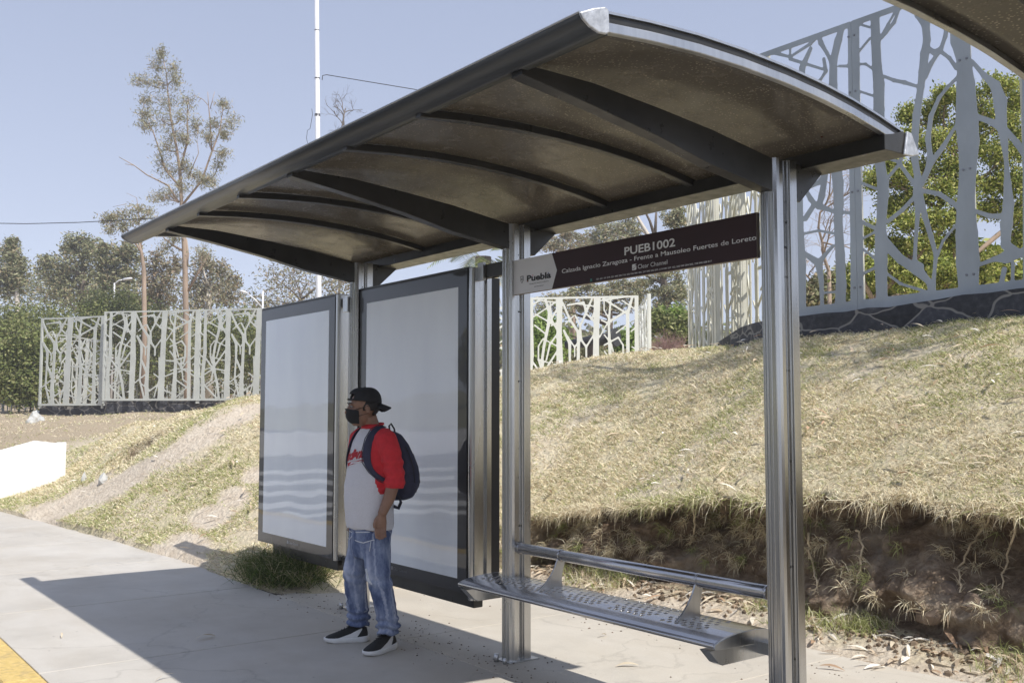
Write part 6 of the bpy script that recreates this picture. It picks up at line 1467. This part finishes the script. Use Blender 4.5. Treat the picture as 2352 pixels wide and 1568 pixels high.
# face mask
mb = MB(); n_ = 17; rows_ = [(-.006, .0), (-.020, .004), (-.044, .010), (-.070, .006), (-.092, -.008), (-.108, -.030)]; vs = []
for z, bulge in rows_:
    for i in range(n_):
        a = math.pi * (i / (n_ - 1) - .5) * .92; wz = 1.0 - .22 * max(0, (-z - .04) / .07)
        x = math.sin(a) * .073 * wz; y = -.032 - math.cos(a) * (.074 + bulge) * (1 if abs(a) < .3 else .985); zz = z + .010 * math.cos(a) - .006 * abs(math.sin(a)) * (1 if z > -.05 else -1)
        if z == -.006: y -= .012 * max(0, math.cos(a * 1.8)); zz += .004 * max(0, math.cos(a * 1.8))
        vs.append(hp(x, y, zz))
mb.add(vs, [(r * n_ + i, r * n_ + i + 1, (r + 1) * n_ + i + 1, (r + 1) * n_ + i) for r in range(5) for i in range(n_ - 1)], 0, True)
mk = mb.build('face_mask', MAT['maskb'], person); so = mk.modifiers.new('s', 'SOLIDIFY'); so.thickness = .0025; ss = mk.modifiers.new('b', 'SUBSURF'); ss.levels = ss.render_levels = 1
# backwards cap: crown with the strap opening over the forehead, visor behind
cap = empty('cap'); cap.parent = person
mb = MB(); vs = []; nn_, mm = 36, 12
for i in range(mm + 1):
    ph = (i / mm) * (math.pi / 2) * .97
    for j in range(nn_):
        t = 2 * math.pi * j / nn_; c, s_ = math.cos(t), math.sin(t); k = math.cos(ph) ** .62
        vs.append(hp(.086 * c * k, .014 + .110 * s_ * k + .010 * math.sin(ph), .042 - .018 * s_ * (1 - i / mm) + .092 * math.sin(ph)))
fs = []
for i in range(mm):
    for j in range(nn_):
        t = 2 * math.pi * (j + .5) / nn_; front = math.sin(t) < -.80
        if front and 1 <= i <= 3: continue
        fs.append((i * nn_ + j, i * nn_ + (j + 1) % nn_, (i + 1) * nn_ + (j + 1) % nn_, (i + 1) * nn_ + j))
fs.append(tuple(mm * nn_ + j for j in range(nn_))); mb.add(vs, fs, 0, True); cr = mb.build('crown', MAT['capb'], cap); so = cr.modifiers.new('s', 'SOLIDIFY'); so.thickness = .004; so.offset = 1
mb = MB(); vs = []
for i in range(7):
    t = i / 6
    for j in range(13):
        u = (j / 12 - .5) * 2; wv = .072 * (1 - .10 * t) * (math.sqrt(max(0, 1 - (t * .96) ** 3)) if t > .5 else 1); y0 = .014 + .108 * math.sqrt(max(0, 1 - (u * .80) ** 2))
        vs.append(hp(u * wv, y0 - .006 + t * .078 * math.sqrt(max(.0, 1 - (u * .62) ** 2)), .026 - .022 * u * u - .030 * t - .004 * t * t))
mb.add(vs, [(i * 13 + j, (i + 1) * 13 + j, (i + 1) * 13 + j + 1, i * 13 + j + 1) for i in range(6) for j in range(12)], 0, True)
vz = mb.build('visor', MAT['capb'], cap); so = vz.modifiers.new('s', 'SOLIDIFY'); so.thickness = .004
mb = MB(); ball(mb, hp(0, .022, .139), (.007, .007, .004), 8, 5); mb.build('button', MAT['capb'], cap)
# shirt
mb = MB()
mb.loft([(0, .0, .765, .186, .135, .92), (0, -.003, .80, .190, .140, .92), (0, -.010, .92, .192, .150), (0, -.014, 1.04, .190, .152), (0, -.008, 1.14, .184, .142), (0, .0, 1.24, .184, .132), (0, .008, 1.33, .180, .112), (0, .012, 1.385, .150, .088), (0, .014, 1.425, .092, .070), (0, .012, 1.447, .072, .066)], 32)
mb.tube([(.135, .012, 1.375), (.178, .012, 1.352), (.212, .018, 1.29), (.236, .032, 1.20), (.247, .042, 1.11), (.249, .038, 1.035)], [.060, .070, .070, .066, .063, .064], 18)
mb.tube([(-.135, .012, 1.375), (-.178, .012, 1.352), (-.210, .02, 1.29), (-.228, .045, 1.20), (-.236, .062, 1.11), (-.232, .058, 1.035)], [.060, .070, .070, .066, .063, .064], 18)
sh = mb.build('shirt', MAT['cloth_grey'], person); voxel(sh, .0085, 5)
def shirt_folds(co, no):
    x, y, z = co.T; d = .0035 * fbm(x * 7 + z * 5, z * 9 - y * 8, 401, 3)
    slv = sstep(.165, .20, np.abs(x)) * sstep(1.0, 1.05, z)
    d = d + .0045 * slv * np.sin(z * 95 + 3 * fbm(x * 8, y * 8, 402)) * sstep(1.34, 1.2, z)
    d = d + .006 * np.clip(fbm(x * 4 + z * 9, z * 5 - x * 7, 404, 2), -.4, .4) * sstep(1.15, .95, z) + .004 * np.sin(x * 40 + 5 * fbm(x * 5, z * 3, 405)) * sstep(.95, .78, z)
    return co + no * d[:, None]
displace(sh, shirt_folds)
sh.data.materials.append(MAT['cloth_red'])
me = sh.data; nP = len(me.polygons); ce = np.zeros(nP * 3, np.float32); me.polygons.foreach_get('center', ce); ce = ce.reshape(-1, 3)
ragl = np.abs(ce[:, 0]) > np.interp(ce[:, 2], [1.0, 1.12, 1.20, 1.34, 1.41, 1.44], [.188, .172, .150, .115, .075, .060]); collar = (ce[:, 2] > 1.418) & (np.abs(ce[:, 0]) < .1)
me.polygons.foreach_set('material_index', ((ragl & (ce[:, 2] > 1.0)) | collar).astype(np.int32)); me.update()
mb = MB(); mb.tube([(.073 * math.cos(t), .012 + .068 * math.sin(t), 1.440 + .012 * math.sin(t)) for t in np.linspace(0, 2 * math.pi, 25)], .008, 8, caps=False); mb.build('collar', MAT['cloth_red'], person)
# printed script on the chest
bv = BVHTree.FromPolygons([v.co.copy() for v in sh.data.vertices], [tuple(p.vertices) for p in sh.data.polygons])
def wrap(o, off):
    me = o.data; bm = bmesh.new(); bm.from_mesh(me); bmesh.ops.triangulate(bm, faces=bm.faces)
    for _ in range(2): bmesh.ops.subdivide_edges(bm, edges=[e for e in bm.edges if e.calc_length() > .008], cuts=1)
    for v in bm.verts:
        h = bv.ray_cast(Vector((v.co.x, -.6, v.co.z)), Vector((0, 1, 0)))
        if h[0] is not None: v.co.y = h[0].y - off
    bm.to_mesh(me); bm.free(); me.update()
def slant(o, k, x0):
    for v in o.data.vertices: v.co.z += k * (v.co.x - x0)
for bold, mt, off, nm in ((.11, 'whitep', .0016, 'chest_lettering_edge'), (.055, 'redp', .0026, 'chest_lettering')):
    o = text('Indians', -.110, .125, 1.205, .062, MAT[mt], nm, person, 0, .35, bold); slant(o, .16, -.095); wrap(o, off)
    e = .004 if mt == 'whitep' else 0; mb = MB(); mb.add([(-.075 - e, 0, 1.192 + e), (.112 + e, 0, 1.222 + e), (.118 + e, 0, 1.209 - e), (-.040, 0, 1.176 - e), (-.052, 0, 1.163 - e * 1.5), (-.062 - e, 0, 1.178 - e)], [(0, 5, 4, 3, 2, 1)]); o = mb.build(nm, MAT[mt], person); wrap(o, off)
# jeans
mb = MB()
mb.loft([(0, .002, .86, .168, .118), (0, .002, .80, .172, .124), (0, .002, .72, .176, .126), (0, 0, .64, .172, .118), (0, 0, .58, .150, .10)], 28)
LL = [(.092, .0, .74), (.104, -.002, .62), (.128, -.010, .47), (.148, .022, .33), (.160, .045, .20), (.163, .050, .145), (.165, .054, .105)]
RL = [(-.092, .0, .74), (-.106, -.012, .62), (-.135, -.040, .47), (-.160, -.012, .33), (-.172, .008, .20), (-.175, .014, .145), (-.176, .018, .105)]
for P_ in (LL, RL): mb.tube(P_, [.093, .088, .079, .073, .070, .076, .068], 20)
je = mb.build('jeans', MAT['denim'], person); voxel(je, .008, 4)
def jean_folds(co, no):
    x, y, z = co.T; d = .005 * fbm(x * 6 + z * 3, z * 8 + y * 6, 411, 3)
    d = d + .011 * sstep(.26, .14, z) * np.sin(z * 130 + 5 * fbm(x * 9, y * 9, 412)) + .004 * sstep(.52, .46, z) * sstep(.36, .42, z) * np.sin(z * 90 + x * 40)
    d = d + .005 * sstep(.66, .80, z) * np.sin(z * 80 + 30 * np.abs(x) + 4 * fbm(x * 5, z * 5, 413)); return co + no * d[:, None]
displace(je, jean_folds)
me = je.data; n_ = len(me.vertices); co = np.zeros(n_ * 3, np.float32); me.vertices.foreach_get('co', co); co = co.reshape(-1, 3)
lx = np.where(co[:, 0] > 0, np.interp(co[:, 2], [.1, .33, .47, .74], [.165, .148, .128, .092]), np.interp(co[:, 2], [.1, .33, .47, .74], [-.176, -.160, -.135, -.092]))
fd = np.exp(-((co[:, 0] - lx - .01) / .042) ** 2) * (co[:, 1] < .01) * np.interp(co[:, 2], [.12, .22, .40, .52, .68, .73], [.3, .55, .9, .75, .6, 0]) * (.55 + 2.4 * fbm(co[:, 0] * 14, co[:, 2] * 8, 415, 4))
fd = np.maximum(fd, .6 * (np.abs(co[:, 0] - lx - .064) < .004) * (co[:, 2] > .2))
fa = me.attributes.new('fade', 'FLOAT', 'POINT'); fa.data.foreach_set('value', np.clip(fd, 0, 1).astype(np.float32))
bvj = BVHTree.FromPolygons([v.co.copy() for v in me.vertices], [tuple(p.vertices) for p in me.polygons])
def patch_on(name, pts, mat, off=.002, bvh=bvj, par=person, th=.0):
    mb = MB(); mb.add([(p[0], 0, p[1]) for p in pts], [tuple(range(len(pts)))]); o = mb.build(name, mat, par); me = o.data; bm = bmesh.new(); bm.from_mesh(me); bmesh.ops.triangulate(bm, faces=bm.faces)
    for _ in range(2): bmesh.ops.subdivide_edges(bm, edges=[e for e in bm.edges if e.calc_length() > .008], cuts=1)
    for v in bm.verts:
        h = bvh.ray_cast(Vector((v.co.x, -.6, v.co.z)), Vector((0, 1, 0)))
        if h[0] is not None: v.co.y = h[0].y - off
    bm.to_mesh(me); bm.free(); return o
MAT['thread'] = M('frayed_white_threads', (.62, .64, .68), .95, 0, .2, 80, co='Object')
for pts in ([(.100, .520), (.130, .528), (.142, .470), (.170, .432), (.160, .425), (.128, .446), (.112, .470)], [(-.185, .30), (-.165, .322), (-.150, .290), (-.172, .268)], [(.02, .700), (.10, .690), (.165, .712), (.165, .706), (.10, .683), (.02, .694)], [(-.03, .745), (-.16, .752), (-.16, .747), (-.03, .739)], [(.03, .752), (.16, .762), (.16, .757), (.03, .746)], [(-.165, .700), (-.09, .690), (-.02, .720), (-.02, .714), (-.09, .684), (-.165, .694)]):
    patch_on('worn_patch', pts, MAT['thread'])
mb = MB(); mb.tube([(.165, -.085, .70), (.168, -.092, .665), (.163, -.094, .640)], .003, 5); mb.build('loose_thread', MAT['thread'], person)
# shoes
def shoe(ax, ay, yaw, name='shoe'):
    t = empty(name, (ax, ay, 0), yaw); t.parent = person      # toe points to local -Y
    ys_ = [.092, .085, .06, .02, -.03, -.08, -.13, -.165, -.185, -.192]
    w_ = [.020, .034, .040, .039, .041, .048, .050, .042, .026, .008]; h_ = [.060, .092, .105, .108, .100, .080, .060, .048, .038, .028]
    mb = MB(); n = 16; vs = []
    for y, w, h in zip(ys_, w_, h_):
        for j in range(n):
            a = math.pi * 2 * j / n; x = w * math.copysign(abs(math.cos(a)) ** .75, math.cos(a)); z = .026 + (h - .026) * max(0, math.sin(a)) ** .85 if math.sin(a) > 0 else .026 + .006 * math.sin(a)
            vs.append((x * (1 - .35 * max(0, (z - .05) / .08)), y, z))
    m = len(ys_); mb.add(vs, [(i * n + j, (i + 1) * n + j, (i + 1) * n + (j + 1) % n, i * n + (j + 1) % n) for i in range(m - 1) for j in range(n)] + [tuple(range(n)), tuple((m - 1) * n + j for j in range(n))[::-1]], 0, True)
    mb.tube([(0, -.012, .09), (0, -.002, .128), (0, .02, .140)], [(.030, .010), (.026, .009), (.018, .006)], 10)
    mb.build('upper', MAT['shoeb'], t)
    mb = MB(); vs = []; out = []
    for y, w in zip(ys_, w_): out.append((w + .006, y))
    out = [(0.012, .104)] + out + [(0, -.200)]; full = out + [(-x, y) for x, y in out[::-1][1:]]
    k = len(full)
    for z, s in ((0, .93), (.010, 1.0), (.026, 1.02), (.034, .97)):
        for x, y in full:
            up = (.012 * max(0, (-y - .12) / .08) + .006 * max(0, (y - .06) / .04)) if z < .02 else .010 * max(0, (y - .0) / .1)
            vs.append((x * s, y * (1 if s > .95 else .985), z + up))
    mb.add(vs, [(r * k + i, r * k + (i + 1) % k, (r + 1) * k + (i + 1) % k, (r + 1) * k + i) for r in range(3) for i in range(k)] + [tuple(range(k))[::-1], tuple(3 * k + i for i in range(k))], 0, True)
    mb.build('sole', MAT['shoew'], t)
    up_ = [c for c in t.children if c.name.startswith('upper')][0]; bvs = BVHTree.FromPolygons([v.co.copy() for v in up_.data.vertices], [tuple(p.vertices) for p in up_.data.polygons])
    for s in (-1, 1):       # side stripe rising to the heel
        pts = [(-.135, .030), (-.10, .036), (-.06, .048), (-.02, .060), (.03, .083), (.055, .092), (.052, .080), (.02, .058), (-.005, .040), (.02, .034), (-.06, .030)]
        bm = bmesh.new(); bm.faces.new([bm.verts.new((s * .2, p[0], p[1])) for p in pts]); bmesh.ops.triangulate(bm, faces=bm.faces)
        for _ in range(2): bmesh.ops.subdivide_edges(bm, edges=list(bm.edges), cuts=1)
        for v in bm.verts:
            h = bvs.ray_cast(Vector((s * .2, v.co.y, v.co.z)), Vector((-s, 0, 0)))
            v.co.x = h[0].x + s * .002 if h[0] is not None else s * .045
        me = bpy.data.meshes.new('side_stripe'); bm.to_mesh(me); bm.free(); me.materials.append(MAT['shoew']); link(bpy.data.objects.new('side_stripe', me), t)
    mb = MB()
    for q in range(4): mb.tube([(-.022, -.045 - q * .018, .094 - q * .009), (0, -.045 - q * .018, .103 - q * .010), (.022, -.045 - q * .018, .094 - q * .009)], .003, 5)
    mb.build('laces', MAT['shoeb'], t)
    mb = MB(); mb.add([(-.011, -.018, .121), (-.004, -.021, .118), (.006, -.022, .120), (.011, -.019, .127), (.007, -.018, .125), (0, -.017, .124), (-.006, -.016, .126)], [(0, 1, 2, 3, 4, 5, 6)[::-1]]); mb.build('tongue_mark', MAT['shoew'], t)
    return t
shoe(.168, .020, R(22)); shoe(-.180, -.015, R(-28))
# backpack, worn over the shirt
bpk = tag(empty('backpack', (-.855, -.565, 0)), 'dark navy backpack hanging from both shoulders of the waiting person', 'backpack')
mb = MB(); mb.loft([(.02, .200, .935, .07, .045), (.02, .212, .955, .125, .080), (.02, .226, 1.03, .150, .108), (.02, .222, 1.12, .152, .106), (.02, .204, 1.22, .146, .090), (.02, .178, 1.31, .128, .068), (.02, .154, 1.375, .09, .042), (.02, .138, 1.40, .04, .02)], 28)
bg_ = mb.build('bag', MAT['navy'], bpk); voxel(bg_, .010, 5)
displace(bg_, lambda co, no: co + no * (.008 * fbm(co[:, 0] * 7 + co[:, 2] * 5, co[:, 2] * 6 + co[:, 1] * 7, 431, 3) + .004 * np.sin(co[:, 2] * 38 + 4 * fbm(co[:, 0] * 6, co[:, 1] * 6, 432)) * sstep(1.15, .95, co[:, 2]))[:, None])
bvb = BVHTree.FromPolygons([v.co.copy() for v in bg_.data.vertices], [tuple(p.vertices) for p in bg_.data.polygons])
def onx(y, z, s=1):
    h = bvb.ray_cast(Vector((s * .6 + .02, y, z)), Vector((-s, 0, 0))); return (h[0].x + s * .003, y, z) if h[0] is not None else (s * .15, y, z)
mb = MB(); mb.tube([onx(.175, 1.30), onx(.20, 1.24), onx(.225, 1.16), onx(.235, 1.06)], .0035, 6); mb.build('zip', MAT['black'], bpk)
mb = MB(); mb.tube([onx(.26, 1.25), onx(.29, 1.16), onx(.30, 1.06), onx(.28, .99)], .003, 6); mb.build('seam', MAT['navyd'], bpk)
bvsh = bv
def strap(s):
    path = [(s * .085, .125, 1.375), (s * .100, .075, 1.418), (s * .108, .02, 1.428), (s * .118, -.040, 1.405), (s * .126, -.085, 1.35), (s * .134, -.110, 1.28), (s * .146, -.115, 1.21), (s * .165, -.090, 1.15), (s * .182, -.035, 1.10), (s * .190, .04, 1.07), (s * .165, .13, 1.05)]
    vs = []; C0 = Vector((0, 0, 1.2)); pp = []
    for p in path:
        v = Vector(p); c = Vector((0, .01, v.z if v.z < 1.34 else 1.30)); d = (v - c).normalized(); h = bvsh.ray_cast(c + d * .6, -d); pp.append(((h[0] + d * .009) if h[0] is not None and (h[0] - v).length < .09 else v, d))
    mb = MB(); k = len(pp)
    for i, (v, d) in enumerate(pp):
        t = (pp[min(i + 1, k - 1)][0] - pp[max(i - 1, 0)][0]).normalized(); w = t.cross(d).normalized() * (.029 if i < 7 else .016)
        for q in (v - w - d * .005, v - w + d * .004, v + d * .006, v + w + d * .004, v + w - d * .005): vs.append(tuple(q))
    mb.add(vs, [(5 * i + j, 5 * i + (j + 1) % 5, 5 * i + 5 + (j + 1) % 5, 5 * i + 5 + j) for i in range(k - 1) for j in range(5)], 0, True)
    o = mb.build('strap', MAT['navy'], bpk); ss = o.modifiers.new('b', 'SUBSURF'); ss.levels = ss.render_levels = 2
    mb = MB(); mb.tube([tuple(v + t_) for (v, d), t_ in ((pp[i], (pp[min(i + 1, k - 1)][0] - pp[max(i - 1, 0)][0]).normalized().cross(pp[i][1]).normalized() * (.030 if i < 7 else .017)) for i in range(1, k - 1))], .003, 5); mb.build('strap_edge', MAT['navyd'], o)
strap(1); strap(-1)
mb = MB(); mb.tube([(.02, .13, 1.40), (.02, .125, 1.435), (.02, .14, 1.45), (.02, .165, 1.415), (.02, .17, 1.39)], .006, 8); mb.build('grab_loop', MAT['navyd'], bpk)
mb = MB(); mb.tube([(.185, .10, .99), (.175, .13, .94), (.160, .12, .90), (.17, .08, .915)], [(.012, .004)] * 4, 6); mb.build('strap_end', MAT['navyd'], bpk)

# thin haze: far trees fade, near things stay clear
m = bpy.data.materials.new('air'); m.use_nodes = True; n = m.node_tree.nodes; n.remove(n['Principled BSDF'])
pv = n.new('ShaderNodeVolumePrincipled'); pv.inputs['Density'].default_value = .0021; pv.inputs['Color'].default_value = (.97, .95, .95, 1); pv.inputs['Anisotropy'].default_value = .3
m.node_tree.links.new(pv.outputs[0], n['Material Output'].inputs['Volume'])
mb = MB(); mb.box(-137, 64, -114, 152, -1.3, 27); tag(mb.build('haze', m), kind='stuff')
